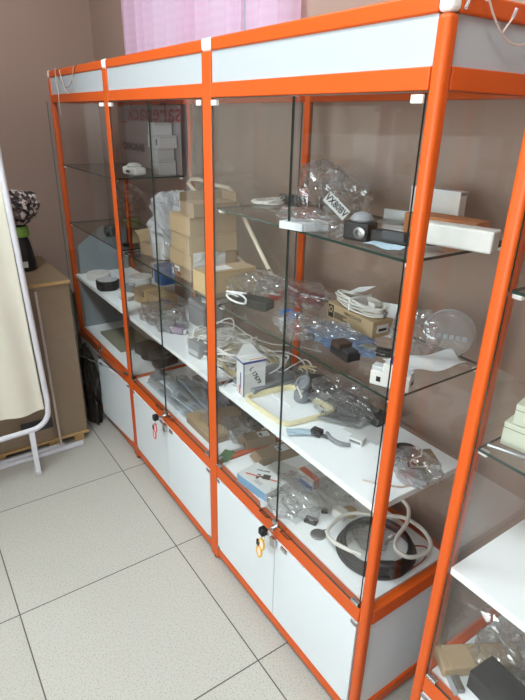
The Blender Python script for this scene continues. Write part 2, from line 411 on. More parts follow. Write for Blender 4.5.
def showcase(name, label, posts, missing_g1=(), open_bays=()):
    """posts: list of (x0, x1) from left to right"""
    t = thing(name, label, 'display cabinet', ((posts[0][0] + posts[-1][1]) / 2, D / 2, 0))
    ox, oy = t.location.x, t.location.y
    def P(g, n, mat, parent=t, **k):
        o = g.build(n, mat, parent, **k)
        if parent is t: o.location = (-ox, -oy, 0)
        return o
    N = len(posts)
    for i, (a, b) in enumerate(posts):
        end = i in (0, N - 1)
        for y0, y1 in ((0, PW), (D - PW, D)):
            pa_, pb2, q0_, q1_ = a, b, y0, y1
            if not end: q0_, q1_ = (0, .010) if y0 == 0 else (D - .016, D)
            if not end and y0: pa_, pb2 = (a + b) / 2 - .014, (a + b) / 2 + .014
            P(G().box(pa_, q0_, 0 + .012, pb2, q1_, ZA), 'post', 'orange', bevel=.009 if end else .003, seg=4, smooth=True)
            P(G().box(a - .0005, y0 - .0005, ZA, b + .0005, y1 + .0005, ZTOP + .002), 'corner_cap', 'cap', bevel=.008, seg=3, smooth=True)
            P(G().lathe([(.011, 0), (.013, .004), (.009, .014)], 12, c=((a + b) / 2, (y0 + y1) / 2, 0)), 'foot', 'black')
    for i in range(N - 1):
        a = posts[i][1]; b = posts[i + 1][0]
        for y0, y1 in ((.001, PW - .001), (D - PW + .001, D - .001)):
            P(G().box(a, y0, ZA, b, y1, ZTOP), 'top_rail', 'orange', bevel=.004, smooth=True)
            P(G().box(a, y0, ZCc, b, y1, ZB), 'upper_rail', 'orange', bevel=.002)
            P(G().box(a, y0, ZE, b, y1, ZD), 'middle_rail', 'orange', bevel=.004, smooth=True)
            P(G().box(a, y0, ZG, b, y1, ZF), 'bottom_rail', 'orange', bevel=.004, smooth=True)
        P(G().box(a, .006, ZB, b, .014, ZA), 'fascia_panel', 'fascia')
        P(G().box(a, D - .014, ZB, b, D - .006, ZA), 'fascia_panel', 'fascia')
        P(G().box(a, D - .016, ZD, b, D - .011, ZCc, side=1), 'back_glass', ['glass', 'gedge2'])
        P(G().box(a, D - .02, ZF, b, D - .008, ZE), 'back_panel', 'white')
        P(G().box(a + .001, .027, ZD - .014, b - .001, D - .027, ZT), 'base_board', 'shelf')
        P(G().box(a + .001, .027, ZF - .016, b - .001, D - .027, ZF), 'cabinet_bottom', 'shelf')
        P(G().box(a, PW, ZCc + .016, b, D - PW, ZCc + .026), 'top_shade_panel', 'white')  # unseen opaque top, added to shade the wall behind
        # shelves
        sy0, sy1 = .014, D - .03
        if i not in missing_g1:
            P(G().box(a + .002, sy0, ZG1 - .006, b - .002, sy1, ZG1, side=1), 'glass_shelf', ['glass', 'gedge'])
        P(G().box(a + .002, sy0, ZG2 - .006, b - .002, sy1, ZG2, side=1), 'glass_shelf', ['glass', 'gedge'])
        P(G().box(a + .001, sy0, ZW - .018, b - .001, sy1, ZW), 'white_shelf', 'shelf', bevel=.001)
        for z in ((ZG1, ZG2) if i not in missing_g1 else (ZG2,)):
            for xx in (a, b - .018):
                for yy in (.02, D - .05): P(G().box(xx, yy, z - .016, xx + .018, yy + .012, z - .0062), 'shelf_support', 'cap', bevel=.002)
        # doors
        mid = (a + b) / 2 + .0
        yd = .003
        for k, (x0, x1) in enumerate(((a + .003, mid - .0015), (mid + .0015, b - .003))):
            ang = 0
            if i in open_bays and k == 1: ang = math.radians(20)
            hx = x0 if k == 0 else x1
            if i in open_bays and k == 0:
                d = None
            else: d = P(G().box(x0 - hx, -.0025, ZD + .003, x1 - hx, .0025, ZCc - .003, side=1), 'glass_door', ['glass', 'gedge2' if ang else 'gedge'])
            if d: d.location = (hx - ox, yd - oy, 0); d.rotation_euler = (0, 0, ang)
            s = 1 if k == 0 else -1
            for zz, m in ((ZCc - .020, 'cap'), (ZD + .006, 'chrome')) if d else ():
                P(G().box(s * .002, -.006, zz, s * .028, .006, zz + (.014 if m == 'cap' else .009)), 'hinge', m, d, bevel=.0015)
            e = (x1 - x0)
            gg = G().tube([(s * (e - .075), -.003, ZD + .006), (s * (e - .075), -.014, ZD + .012), (s * (e - .035), -.014, ZD + .012), (s * (e - .035), -.003, ZD + .006)], .002, n=6)
            if d: P(gg, 'pull_handle', 'black', d, smooth=True)
            # lower doors
            a2 = 0
            if i in open_bays and k == 1: a2 = math.radians(4)
            d = P(G().box(x0 - hx, -.006, ZF + .003, x1 - hx, .006, ZE - .003), 'cabinet_door', 'white', bevel=.0008)
            d.location = (hx - ox, .006 - oy, 0); d.rotation_euler = (0, 0, a2)
            P(G().box(s * (0 - .001), -.009, ZE - .014, s * .02, -.0058, ZE - .003), 'hinge', 'steel', d, bevel=.001)
            P(G().box(s * (0 - .001), -.009, ZF + .003, s * .015, -.0058, ZF + .012), 'hinge', 'steel', d, bevel=.001)
            P(G().box(s * (e - .062), -.0115, ZE - .016, s * (e - .032), -.0058, ZE - .003), 'finger_pull', 'chrome', d, bevel=.0015)
        # lock between the leaves
        lk = P(G().tube([(mid, -.016, ZD - .006), (mid, .004, ZD - .006)], .0085, n=14), 'lock', 'chrome', smooth=True)
        P(G().box(mid - .014, -.005, ZD + .001, mid + .014, -.0005, ZD + .022), 'strike_plate', 'chrome', bevel=.002)
        P(G().box(mid - .012, -.014, ZE - .03, mid + .012, -.003, ZE + .006), 'lock_plate', 'chrome', bevel=.002)
    # cross pieces
    for i, (a, b) in enumerate(posts):
        end = i in (0, N - 1)
        y0, y1 = PW, D - PW
        a2, b2 = ((a + .001, b - .001) if end else ((a + b) / 2 - .0125, (a + b) / 2 + .0125))
        P(G().box(a2, y0, ZA, b2, y1, ZTOP), 'top_rail', 'orange', bevel=.004, smooth=True)
        P(G().box(a2, y0, ZE, b2, y1, ZD + .001), 'middle_rail', 'orange', bevel=.004, smooth=True)
        P(G().box(a2, y0, ZG, b2, y1, ZF), 'bottom_rail', 'orange', bevel=.004, smooth=True)
        if end:
            P(G().box(a2, y0, ZCc, b2, y1, ZB), 'upper_rail', 'orange', bevel=.002)
            xs = (a + b) / 2
            P(G().box(xs - .004, y0, ZB, xs + .004, y1, ZA), 'fascia_panel', 'fascia')
            P(G().box(xs - .005, y0, ZF, xs + .005, y1, ZE), 'side_panel', 'white')
            P(G().box(xs - .0025, y0, ZD, xs + .0025, y1, ZCc, side=1), 'side_glass', ['glass', 'gedge2'])
    return t

A = showcase('display_cabinet', 'long orange-framed glass display cabinet of three joined bays with white lower doors',
             [(-2.412, -2.385), (-1.617, -1.572), (-.814, -.764), (-.027, 0)], missing_g1=(1,), open_bays=(0,))
B = showcase('display_cabinet', 'separate orange-framed display cabinet at the right edge, nearest the viewer',
             [(.157, .184), (.945, .972)])

# ================================================================== item builders
def edge(pa, pb, z):
    a = on(*pa, z); b = on(*pb, z); d = b - a
    return a, b, math.atan2(d.y, d.x), d.length

def carton(pa, pb, z, depth, h, mat, label, name='cardboard_box', cat='box', group=None, flap=False, tape=None, bevel=.0008, mats=None, side=1):
    """closed box whose bottom front edge runs between two picture points on plane z; depth goes away from the viewer"""
    a, b, rz, w = edge(pa, pb, z)
    nrm = Vector((-math.sin(rz), math.cos(rz), 0)) * side
    c = (a + b) / 2 + nrm * (depth / 2)
    t = thing(name, label, cat, (c.x, c.y, z), rz, group)
    G().box(-w / 2, -depth / 2, 0, w / 2, depth / 2, h).build('carton', mat, t, bevel=bevel)
    if tape: G().box(-w / 2 - .0003, -.012, h, w / 2 + .0003, .012, h + .0004).build('tape', tape, t)
    return t, w

def crumple(name, label, c, size, seed, mat='bag', cat='plastic bag', group=None, n=46, rz=0, rough=.42, parts=None, flatten=.35, warp=1.0):
    """crinkled bag: closed blob with sharp folds, flat underneath"""
    vs = []; fs = []; a, b, h = size; rows = n // 2
    off = Vector((seed * 7.3, seed * 3.1, seed * 1.7))
    for j in range(rows + 1):
        th = PI * j / rows
        for i in range(n):
            ph = 2 * PI * i / n
            d = Vector((math.sin(th) * math.cos(ph), math.sin(th) * math.sin(ph), math.cos(th)))
            k = 1 + rough * (noise.noise(d * 1.7 + off)) + rough * 1.0 * (.35 - abs(noise.noise(d * 2.6 + off))) + rough * .6 * (.25 - abs(noise.noise(d * 6.3 + off))) + rough * .30 * (.2 - abs(noise.noise(d * 13 + off)))
            x, y, zz = d.x * a / 2 * k, d.y * b / 2 * k, (d.z * .5 + .5) * h * (.7 + .5 * k * .6)
            if d.z < -flatten: zz = .0015 + .001 * R.random()
            zz = max(.001, zz)
            vs.append((x, y, zz))
    for j in range(rows):
        for i in range(n):
            A0 = j * n + i; A1 = j * n + (i + 1) % n
            fs.append((A0, A0 + n, A1 + n, A1))
    o = G().add(vs, fs).build(name, mat)
    o.location = c; o.rotation_euler = (0, 0, rz)
    if label: tag(o, label, cat, group)
    return o

def bag(px, py, z, size, seed, label, mat='bag', name='plastic_bag', rz=0, **k):
    p = on(px, py, z)
    p.y = min(max(p.y, .02 + size[1] * .45), .338 - size[1] * .45)
    return crumple(name, label, (p.x, p.y, z + .0005), size, seed, mat, rz=rz, **k)

def loops(n, r, jit, z0, zr, seed, sq=1.0, npt=26, rise=0):
    rr = random.Random(seed); pts = []
    ph = rr.random() * 6
    for k in range(n * npt):
        a = 2 * PI * k / npt
        q = r * (1 + jit * noise.noise(Vector((k * .045, seed, 0)))) 
        cx = jit * r * .7 * noise.noise(Vector((k * .03, seed, 5))); cy = jit * r * .7 * noise.noise(Vector((k * .03, seed, 9)))
        zz = z0 + zr * (.5 + .5 * math.sin(k * .33 + ph)) * abs(noise.noise(Vector((k * .06, seed, 2)))) * 1.6 + rise * k / (n * npt)
        pts.append((cx + q * math.cos(a + ph), (cy + q * math.sin(a + ph)) * sq, max(zz, z0)))
    return pts

def sheet_thing(name, label, cat, px, py, z, w, d, rz, mat, seed=1, bend=.004, group=None, lift=0.0015):
    p = on(px, py, z)
    t = thing(name, label, cat, (p.x, p.y, z), rz, group)
    def fn(u, v):
        return ((u - .5) * w, (v - .5) * d, lift + bend * (.6 + noise.noise(Vector((u * 2.2 + seed, v * 2.2, seed)))) )
    G().sheet(fn, 10, 10, .0005).build('sheet', mat, t, smooth=True)
    return t

def printed_lines(parent, x0, x1, y0, y1, n, z, mat='ink', name='printed_text', seed=3, th=.35):
    g = G(); rr = random.Random(seed)
    for i in range(n):
        yy = y0 + (y1 - y0) * (i + .5) / n; h = (y1 - y0) / n * th; x = x0
        while x < x1 - .002:
            w = rr.uniform(.003, .009); g.box(x, yy - h / 2, z, min(x + w, x1), yy + h / 2, z + .0002); x += w + .0015
    return g.build(name, mat, parent)

# ================================================================== MAIN BAY, TOP GLASS SHELF
z = ZG1
p = on(268, 203, z)
t = thing('cable_coil', 'coiled thin grey cable at the left on the top glass shelf', 'cable', (p.x, p.y, z), .3)
g = G()
for s in range(3): g.tube(loops(3, .04 + .005 * s, .3, .002, .024, 40 + s, .9), .0019, n=5)
g.build('cable', 'cable', t, smooth=True)
p = on(292, 203, z)
t = thing('power_adapter', 'dark grey adapter lying behind the bagged white boxes on the top glass shelf', 'adapter', (p.x, p.y, z), .15)
G().box(-.045, -.016, 0, .045, .016, .024).build('body', 'dgrey', t, bevel=.004)
G().tube([(.045, 0, .012), (.065, .004, .006), (.08, -.004, .004), (.1, .008, .003), (.12, 0, .003)], .002).build('cable', 'dgrey', t, smooth=True)
p = on(326, 205, z)
t = thing('power_adapter', 'blackish connector block beside the tag on the top glass shelf', 'adapter', (p.x, p.y, z), -.2)
G().box(-.03, -.014, 0, .03, .014, .022).build('body', 'dgrey', t, bevel=.004)
G().box(-.014, -.0145, .006, .014, -.0138, .015).build('socket', 'black', t)

# white cartons sealed in a clear bag
tb, w = carton((279, 228), (302, 232), z, .05, .018, 'lgrey', 'white bagged carton near the front of the top glass shelf, left of the pair')
tb, w = carton((304, 232), (328, 231), z, .045, .02, 'lgrey', 'white bagged carton near the front of the top glass shelf, right of the pair')
bag(304, 226, z, (.19, .1, .04), 11, 'flat clear bag around the pair of white cartons on the top glass shelf')
bag(336, 206, z, (.15, .11, .13), 12, 'tall crumpled clear bag standing behind the tag on the top glass shelf')
bag(368, 210, z, (.15, .10, .10), 13, 'crumpled clear bag behind the black bracket on the top glass shelf')
bag(388, 208, z, (.10, .09, .07), 46, 'small clear bag next to the corner post on the top glass shelf')

# handwritten tag
p = on(338, 216, z)
t = thing('paper_tag', 'white tag with black handwriting leaning on the bag on the top glass shelf', 'tag', (p.x + .04, p.y - .045, z + .002), math.radians(2))
rt = (math.radians(62), math.radians(28), 0)
o = G().box(-.045, -.015, 0, .045, .015, .0007).build('card', 'paper', t); o.rotation_euler = rt; o.location = (0, 0, .034)
l = lettering('VX80BV', .025, 'ink', o, (0, 0, .0009), bold=.0005)

# black camera bracket
p = on(372, 244, z)
t = thing('camera_bracket', 'black metal bracket with a round ring boss on the top glass shelf', 'bracket', (p.x - .015, p.y + .02, z), math.radians(14))
t.scale = (1.35, 1.25, 1.1)
G().box(-.05, -.018, 0, -.004, .018, .036).build('block', 'black', t, bevel=.003)
G().lathe([(.009, 0), (.011, .002), (.011, .006), (.006, .007), (.006, .002)], 16).at(None).build('ring', 'greenb' if False else 'steel', t, smooth=True)
r_ = t.children[-1]; r_.rotation_euler = (PI / 2, 0, 0); r_.location = (-.016, -.018, .018)
G().box(-.004, -.01, .004, .07, .014, .026).build('arm', 'black', t, bevel=.003)
G().box(.02, -.016, .012, .06, -.01, .03).build('rail', 'dgrey', t, bevel=.002)
G().lathe([(.018, 0), (.02, .004), (.014, .014), (.005, .018)], 20, c=(-.028, .004, .036)).build('dome', 'grey', t, smooth=True)
# metal bits behind
p = on(392, 222, z)
t = thing('metal_bracket', 'bare metal bracket lying behind the black one on the top glass shelf', 'bracket', (p.x, p.y, z), .3)
G().box(-.035, -.02, 0, .035, .02, .003).build('plate', 'steel', t, bevel=.001)
G().box(-.035, .017, 0, .035, .02, .03).build('flange', 'steel', t, bevel=.001)
sheet_thing('leaflet', 'pale leaflet at the front corner of the top glass shelf', 'leaflet', 386, 247, z, .085, .05, .1, 'paperb', 4)
lf = sheet_thing('leaflet', 'pale leaflet beside the long white device on the top glass shelf', 'leaflet', 412, 244, z, .12, .07, .9, 'paperb', 7)
printed_lines(lf.children[0], -.045, .045, -.025, .025, 6, .0085, 'inkg')

# long white driver box with red wires (side seen through the side glass)
a, b, rz, w = edge((392, 243), (473, 250), z)
pa = on(466, 250, z); pb = on(402, 246, z)
ctr = Vector((-.112, .195, z)); 
t = thing('led_driver', 'long white plastic box with red wires from a hole, on the top glass shelf', 'power supply', ctr, math.radians(15))
G().box(-.078, -.022, 0, .078, .022, .044).build('housing', 'whitep', t, bevel=.004)
G().lathe([(.0035, 0), (.0035, .001)], 12).build('cable_hole', 'black', t)
h_ = t.children[-1]; h_.rotation_euler = (PI / 2, 0, 0); h_.location = (.062, -.022, .03)
for k in range(2):
    G().tube([(.062, -.021, .03), (.058 + .004 * k, -.034, .020), (.040, -.040 - .004 * k, .008), (.012 - .01 * k, -.046, .004), (-.02, -.050 + .006 * k, .003)], .0011, n=5).build('wire', 'wirer', t, smooth=True)
t = thing('cardboard_box', 'flat orange-brown cardboard box behind the long white device on the top glass shelf', 'box', (-.145, .262, z), math.radians(8))
G().box(-.09, -.03, 0, .09, .03, .046).build('carton', 'cardt', t, bevel=.001)
G().box(-.09, -.0305, .044, .09, .0305, .0467).build('lid', 'cardt', t)
t = thing('white_carton', 'upright white carton standing at the back of the top glass shelf', 'box', (-.215, .312, z), math.radians(3))
G().box(-.07, -.014, 0, .07, .014, .098).build('carton', 'whitep', t, bevel=.003)
G().box(-.07, -.0145, .09, .07, .0145, .0985).build('lid', 'paper', t)
p = Vector((-.058, .325, z))
t = thing('cloth_scrap', 'small grey-green scrap of cloth at the back end of the top glass shelf', 'cloth', (p.x, p.y - .03, z))
crumple('fabric', None, (0, 0, 0), (.05, .04, .012), 31, 'dgreen').parent = t
for (px, py, r, lab) in ((486, 232, .5, 'small dark clip at the back of the top glass shelf, left one of two'), (500, 233, 1.4, 'small dark clip at the back of the top glass shelf, right one of two')):
    yy = .32 if px < 490 else .335
    t = thing('clip', lab, 'clip', (-.06 if px < 490 else -.035, .30, ZG1), r)
    G().box(-.012, -.004, 0, .012, .004, .006).box(.004, -.002, .004, .02, .002, .008).build('body', 'dgrey', t, bevel=.001)

# ================================================================== MAIN BAY, LOWER GLASS SHELF
z = ZG2
a, b, rz, w = edge((228, 304), (262, 312), z)
c = (a + b) / 2
t = thing('power_adapter', 'black power adapter with white cable at the left end of the lower glass shelf', 'adapter', (c.x, c.y + .03, z), rz)
G().box(-w / 2, -.028, 0, w / 2, .028, .03).build('body', 'black2', t, bevel=.005)
pts = []
for k in range(60):
    s = k / 59 * 2 * PI * 2.6; pts.append((-.035 + .034 * math.cos(s), -.04 + .02 * math.sin(s), .008 + .014 * (1 + math.sin(s * .7)) + .0005 * k))
G().tube(pts, .0028, n=7).build('cable', 'cablew', t, smooth=True)
bag(262, 291, z, (.17, .12, .07), 14, 'crumpled clear bag behind the black adapter on the lower glass shelf')
bag(243, 290, z, (.12, .12, .06), 15, 'crumpled clear bag at the far left of the lower glass shelf')
bag(300, 300, z, (.2, .14, .055), 16, 'clear bag over the red packets on the lower glass shelf')
for i, (px, py, w_, d_, r_, lab) in enumerate(((278, 298, .035, .06, .3, 'red packet standing nearest the black adapter'), (305, 291, .09, .05, -.1, 'long dull red packet under the clear bag on the lower glass shelf'), (327, 297, .07, .05, .35, 'dull red packet at the right under the clear bag on the lower glass shelf'))):
    p = on(px, py, z)
    t = thing('packet', lab, 'packet', (p.x, min(p.y, .3), z), r_)
    G().box(-w_ / 2, -d_ / 2, 0, w_ / 2, d_ / 2, .018).build('sleeve', 'red' if i == 0 else 'dred', t, bevel=.003)
    G().box(-w_ / 2, -d_ / 2, .018, w_ / 2, -d_ / 6, .0184).build('print', 'paper', t)
t, w = carton((280, 316), (300, 321), z, .03, .016, 'paper', 'tiny blue and white packet near the middle of the lower glass shelf', name='packet', cat='packet')
G().box(-w / 2 - .0002, -.0152, .001, w / 2 * .5, .0152, .0162).build('print', 'blue', t)
G().box(w * .28, -.0153, .002, w * .42, .0153, .0165).build('dark_end', 'black', t)
bag(300, 334, z, (.16, .1, .05), 17, 'crumpled clear bag near the front edge of the lower glass shelf')
bag(336, 338, z, (.12, .09, .04), 18, 'flat clear bag beside the dark brown device on the lower glass shelf')
p = on(303, 332, z)
t = thing('round_tape', 'small grey disc under a clear bag near the front edge of the lower glass shelf', 'disc', (p.x + .045, p.y - .01, z))
G().lathe([(.014, 0), (.015, .003), (.015, .008), (.013, .01)], 20).build('disc', 'dgrey', t, smooth=True)

# printed brown box with a cable bundle on top
a, b, rz, w = edge((327, 320), (371, 343), z)
nrm = Vector((-math.sin(rz), math.cos(rz), 0)); c = (a + b) / 2 + nrm * .035
t = thing('cardboard_box', 'brown cardboard box with a black emblem and lettering on the lower glass shelf', 'box', (c.x, c.y, z + .012), rz)
W2_ = w / 2
cb = G().box(-W2_, -.035, 0, W2_, .035, .046).build('carton', 'cardb', t, bevel=.0008)
f = G().box(-W2_ + .004, -.0356, .004, -W2_ + .028, -.0351, .042).build('emblem', 'ink', cb)
om = lettering('Ω', .024, 'cardy', cb, (-W2_ + .016, -.0358, .026), (PI / 2, 0, 0))
lettering('VIRACCA-EX', .0135, 'ink', cb, (.014, -.0352, .034), (PI / 2, 0, 0), bold=.0002)
g = G(); rr = random.Random(2)
for i in range(6):
    g.box(-W2_ + .032, -.0354, .007 + i * .0032, -W2_ + .032 + rr.uniform(.04, .06), -.035, .0088 + i * .0032)
g.build('printed_text', 'ink', cb)
G().box(W2_, -.02, .012, W2_ + .0004, .02, .034).build('label', 'paper', cb)
G().box(W2_ + .0003, -.014, .016, W2_ + .0007, .014, .024).build('barcode', 'ink', cb)
bx = t
# blue bag under it
t = bag(343, 341, z, (.2, .13, .014), 19, 'light blue plastic bag spread under the printed brown box', mat='bagb', rz=rz)
p = Vector((c.x, c.y, z + .059))
t = thing('cable_bundle', 'bundle of white cable lying on top of the printed brown box', 'cable', (p.x - .004, p.y + .004, p.z), rz)
g = G()
for s in range(7):
    pts = []; 
    for k in range(48):
        a_ = 2 * PI * k / 48
        r1 = .092 + .014 * noise.noise(Vector((s, k * .1, 0))); r2 = .03 + .012 * noise.noise(Vector((s * 3, k * .1, 4)))
        pts.append((r1 * math.cos(a_), r2 * math.sin(a_) + .006 * math.sin(s), .004 + s * .0042 + .003 * math.sin(a_ * 2 + s)))
    g.tube(pts, .0027, n=6, closed=True)
g.build('cable', 'cable', t, smooth=True)
G().box(-.004, -.040, .0, .002, .040, .037).build('cable_tie', 'cablew', t, bevel=.002)
G().box(.052, -.018, .026, .078, .006, .04).build('plug', 'whitep', t, bevel=.003)
gt = G().sheet(lambda u, v: (-.05 + .07 * u, -.01 + .045 * v, .034 + .022 * u + .01 * v), 4, 4, .0005).build('paper_flag', 'paper', t)
G().sheet(lambda u, v: (-.01 + .018 * u, .008 + .012 * v, .0485 + .0055 * u + .003 * v), 2, 2, .0005).build('print', 'ink', t)

p = on(338, 358, z)
t = thing('relay_module', 'dark brown plastic module at the front of the lower glass shelf', 'module', (p.x, p.y + .022, z), math.radians(-8))
G().box(-.038, -.02, 0, .038, .02, .02).build('base', 'black2', t, bevel=.002)
G().box(-.038, -.02, .02, .002, .02, .034).build('hood', pbr('dark_brown_plastic', (58, 44, 38), .5), t, bevel=.002)
G().box(.008, -.016, .02, .034, .016, .026).build('terminal', 'dgrey', t, bevel=.001)
# silver/white printed sachet
p = on(385, 342, z)
t = thing('sachet', 'white printed sachet standing against the cables beside the corner post', 'sachet', (p.x - .03, p.y + .012, z), math.radians(28))
gs = G(); prof = [(-1, 0, .016), (-.9, .03, .02), (.0, .06, .018), (1, .09, .004)]
def pill(u, v):
    w_ = .034 * (1 - .15 * math.sin(v * PI)); return ((u - .5) * 2 * w_, -.014 * math.sin(u * PI) * math.sin(v * PI) + .03 * v, .005 + .085 * v)
gs.sheet(pill, 12, 12, .0007)
gs.sheet(lambda u, v: (pill(u, v)[0], .012 * math.sin(u * PI) * math.sin(v * PI) + .03 * v + .002, pill(u, v)[2]), 12, 12, .0007)
gs.build('pouch', 'paper', t, smooth=True)
rg = G().tube([(.006 * math.cos(k * PI / 8), -.0065, .03 + .006 * math.sin(k * PI / 8)) for k in range(16)], .001, n=5, closed=True)
rg.build('printed_mark', 'ink', t)
G().box(-.012, .0005, .05, .014, .0012, .053).box(-.012, .003, .058, .01, .0037, .061).build('printed_text', 'inkg', t)
t = thing('foil_sachet', 'silver foil sachet lying in front of the white printed sachet', 'sachet', (on(372, 352, z).x, on(372, 352, z).y, z), math.radians(10))
crumple('pouch', None, (0, 0, 0), (.075, .035, .016), 44, 'steel').parent = t

# white din-rail device
t = thing('circuit_breaker', 'white rail-mount electrical device at the front corner of the lower glass shelf', 'electrical device', (-.075, .066, z), math.radians(24))
G().box(-.045, -.02, 0, .045, .02, .034).build('base', 'whitep', t, bevel=.002)
G().box(-.018, -.02, .034, .018, .02, .056).build('nose', 'whitep', t, bevel=.002)
G().box(-.045, -.012, .034, -.018, .012, .042).box(.018, -.012, .034, .045, .012, .042).build('terminal_block', 'lgrey', t, bevel=.001)
G().box(-.03, -.0207, .010, -.02, -.0198, .022).build('slot', 'black', t)
G().box(.006, -.0207, .012, .034, -.0198, .02).build('label', 'inkg', t)
G().box(.0452, -.008, .012, .0458, .01, .02).build('barcode', 'ink', t)
G().box(-.006, -.012, .056, .006, .012, .064).build('switch_lever', 'navy', t, bevel=.001)

# round clear blister container, papers
t = thing('clear_container', 'large round clear plastic container lying on its side on the lower glass shelf', 'container', (-.12, .315, z + .062), 0)
gc = G().lathe([(.03, 0), (.058, .002), (.061, .008), (.061, .022), (.055, .034), (.03, .037)], 40)
o = gc.build('shell', 'clearp', t, smooth=True); o.rotation_euler = (math.radians(90), 0, math.radians(30))
gr_ = G().tube([(.061 * math.cos(k * PI / 20), .061 * math.sin(k * PI / 20), .012) for k in range(40)], .0022, n=6, closed=True)
o = gr_.build('rim', 'frost', t, smooth=True); o.rotation_euler = (math.radians(90), 0, math.radians(30))
gp = G()
for k in range(6): gp.box(-.042 + k * .015, -.006, .0375, -.031 + k * .015, .006, .039)
o = gp.build('moulded_strip', 'frost', t); o.rotation_euler = (math.radians(90), 0, math.radians(30))
t = thing('crumpled_paper', 'large sheet of white paper curling over the back end of the lower glass shelf', 'paper', (-.10, .20, z), math.radians(60))
def pf(u, v): return ((u - .5) * .17, (v - .5) * .09, .003 + .02 * (u ** 2) + .012 * math.sin(u * 5 + v * 3) ** 2 * (1 - v * .4))
G().sheet(pf, 16, 10, .0006).build('sheet', 'paper', t, smooth=True)
bag(414, 350, z, (.12, .11, .10), 21, 'crumpled clear bag behind the white rail-mount device')
t = thing('black_connector', 'black connector inside a clear bag behind the corner post', 'connector', (-.20, .17, z), .6)
G().box(-.02, -.012, 0, .02, .012, .018).build('body', 'black', t, bevel=.003)
G().cyl((.02, 0, .009), (.034, 0, .009), .005).build('plug', 'steel', t, smooth=True)
t = thing('metal_clip', 'tiny shiny metal clip at the right rear of the lower glass shelf', 'clip', (-.045, .285, z), .4)
G().tube([(-.01, 0, .003), (0, .002, .008), (.012, 0, .003)], .0015).build('wire', 'chrome', t, smooth=True)

# ================================================================== MAIN BAY, WHITE SHELF
z = ZW
a, b, rz, w = edge((243, 398), (265, 393), z)
nrm = Vector((-math.sin(rz), math.cos(rz), 0))
a2 = on(235, 391, z)
dep = .05
c = (a + b) / 2 + nrm * (dep / 2)
t = thing('cardboard_box', 'white and blue carton with handwritten digits and an open flap on the white shelf', 'box', (c.x, c.y, z), rz)
h = .128; w2 = w / 2
bd = G().box(-w2, -dep / 2, 0, w2, dep / 2, h).build('carton', 'paper', t, bevel=.0008)
G().box(-w2 - .0004, -dep / 2 - .0004, h - .010, w2 + .0004, dep / 2 + .0004, h - .003).build('blue_band', 'navy', bd)
G().box(-w2 - .0005, -.005, .006, -w2 - .0001, .006, .036).build('red_print', 'orangep', bd)
G().box(-w2 - .0006, -.009, .03, -w2 - .0002, -.003, .085).build('side_text', 'navy', bd)
G().box(-w2 + .001, -dep / 2 - .0006, .002, -w2 + .004, -dep / 2 - .0001, h - .012).build('dark_edge', 'navy', bd)
l = lettering('L 17679', .0215, 'ink', bd, (.003, -dep / 2 - .0006, .072), (PI / 2, math.radians(62), 0), bold=.0004)
gf = G().add([(-w2, dep / 2, h), (w2, dep / 2, h), (w2 * .35, dep / 2 + .008, h + .034), (-w2 * .3, dep / 2 + .008, h + .034),
              (-w2, dep / 2 + .001, h), (w2, dep / 2 + .001, h), (w2 * .35, dep / 2 + .009, h + .034), (-w2 * .3, dep / 2 + .009, h + .034)],
             [(0, 1, 2, 3), (7, 6, 5, 4), (0, 4, 5, 1), (1, 5, 6, 2), (2, 6, 7, 3), (3, 7, 4, 0)])
gf.build('flap', 'paper', t)
G().box(-w2 * .4, -dep / 2 + .003, h, w2 * .9, -dep / 2 + .008, h + .0006).build('yellow_print', 'cardt', t)

# cream tray frame
p0, p1, p2 = on(243, 399, z), on(284, 428, z), on(337, 414, z)
p0.z = p1.z = p2.z = 0
cc = (p0 + p2) / 2
t = thing('tray_frame', 'cream rounded rectangular plastic frame lying flat on the white shelf', 'frame', (cc.x, cc.y, z), 0)
p3 = p0 + p2 - p1
def rrect(corners, r, n=6):
    out = []
    for i in range(4):
        a_, b_, c_ = corners[i - 1], corners[i], corners[(i + 1) % 4]
        u = (a_ - b_).normalized() * r; v = (c_ - b_).normalized() * r
        for k in range(n + 1):
            s = k / n; out.append((b_ + u * (1 - s) ** 2 + v * s ** 2))
    return out
loop = rrect([q - cc for q in (p0, p1, p2, p3)], .035)
G().tube([(q.x, q.y, .009) for q in loop], .0072, n=8, closed=True, flat=1.1).build('frame', 'cream', t, smooth=True)
G().tube([(q.x * .93, q.y * .93, .004) for q in loop], .004, n=6, closed=True).build('inner_lip', 'cream', t, smooth=True)

# grey camera / strap on the frame
p = on(297, 402, z)
t = thing('swivel_camera', 'grey round-headed device with a flat strap arm resting on the cream frame', 'device', (p.x + .0, p.y + .02, z), 0)
G().lathe([(.022, 0), (.027, .006), (.027, .03), (.02, .04), (.008, .043)], 28).build('drum', 'grey', t, smooth=True)
G().lathe([(.026, 0), (.028, .004), (.028, .018), (.024, .022), (.014, .0225), (.0135, .018), (.004, .018)], 28).build('wheel', 'grey', t, smooth=True)
w_ = t.children[-1]; w_.location = (-.004, .012, .05); w_.rotation_euler = (math.radians(38), math.radians(-6), 0)
a_ = on(302, 398, z); b_ = on(362, 358, z)
dv = Vector((.075, .14, 0))
G().tube([(.01, .0, .018), (.035, .04, .022), (.06, .09, .02), (.08, .15, .012)], .016, n=10, flat=.3).build('arm', 'grey', t, smooth=True)
G().tube([(-.004, .02, .05), (-.012, .06, .07), (-.018, .11, .05), (-.02, .15, .02)], .014, n=10, flat=.35).build('strap', 'dgrey', t, smooth=True)
G().cyl((.024, -.02, .03), (.004, -.026, .06), .0035).build('white_lever', 'whitep', t, smooth=True)
G().lathe([(.006, 0), (.007, .002), (.007, .008), (.004, .01)], 12, c=(.012, -.014, .038)).build('knob', 'whitep', t, smooth=True)

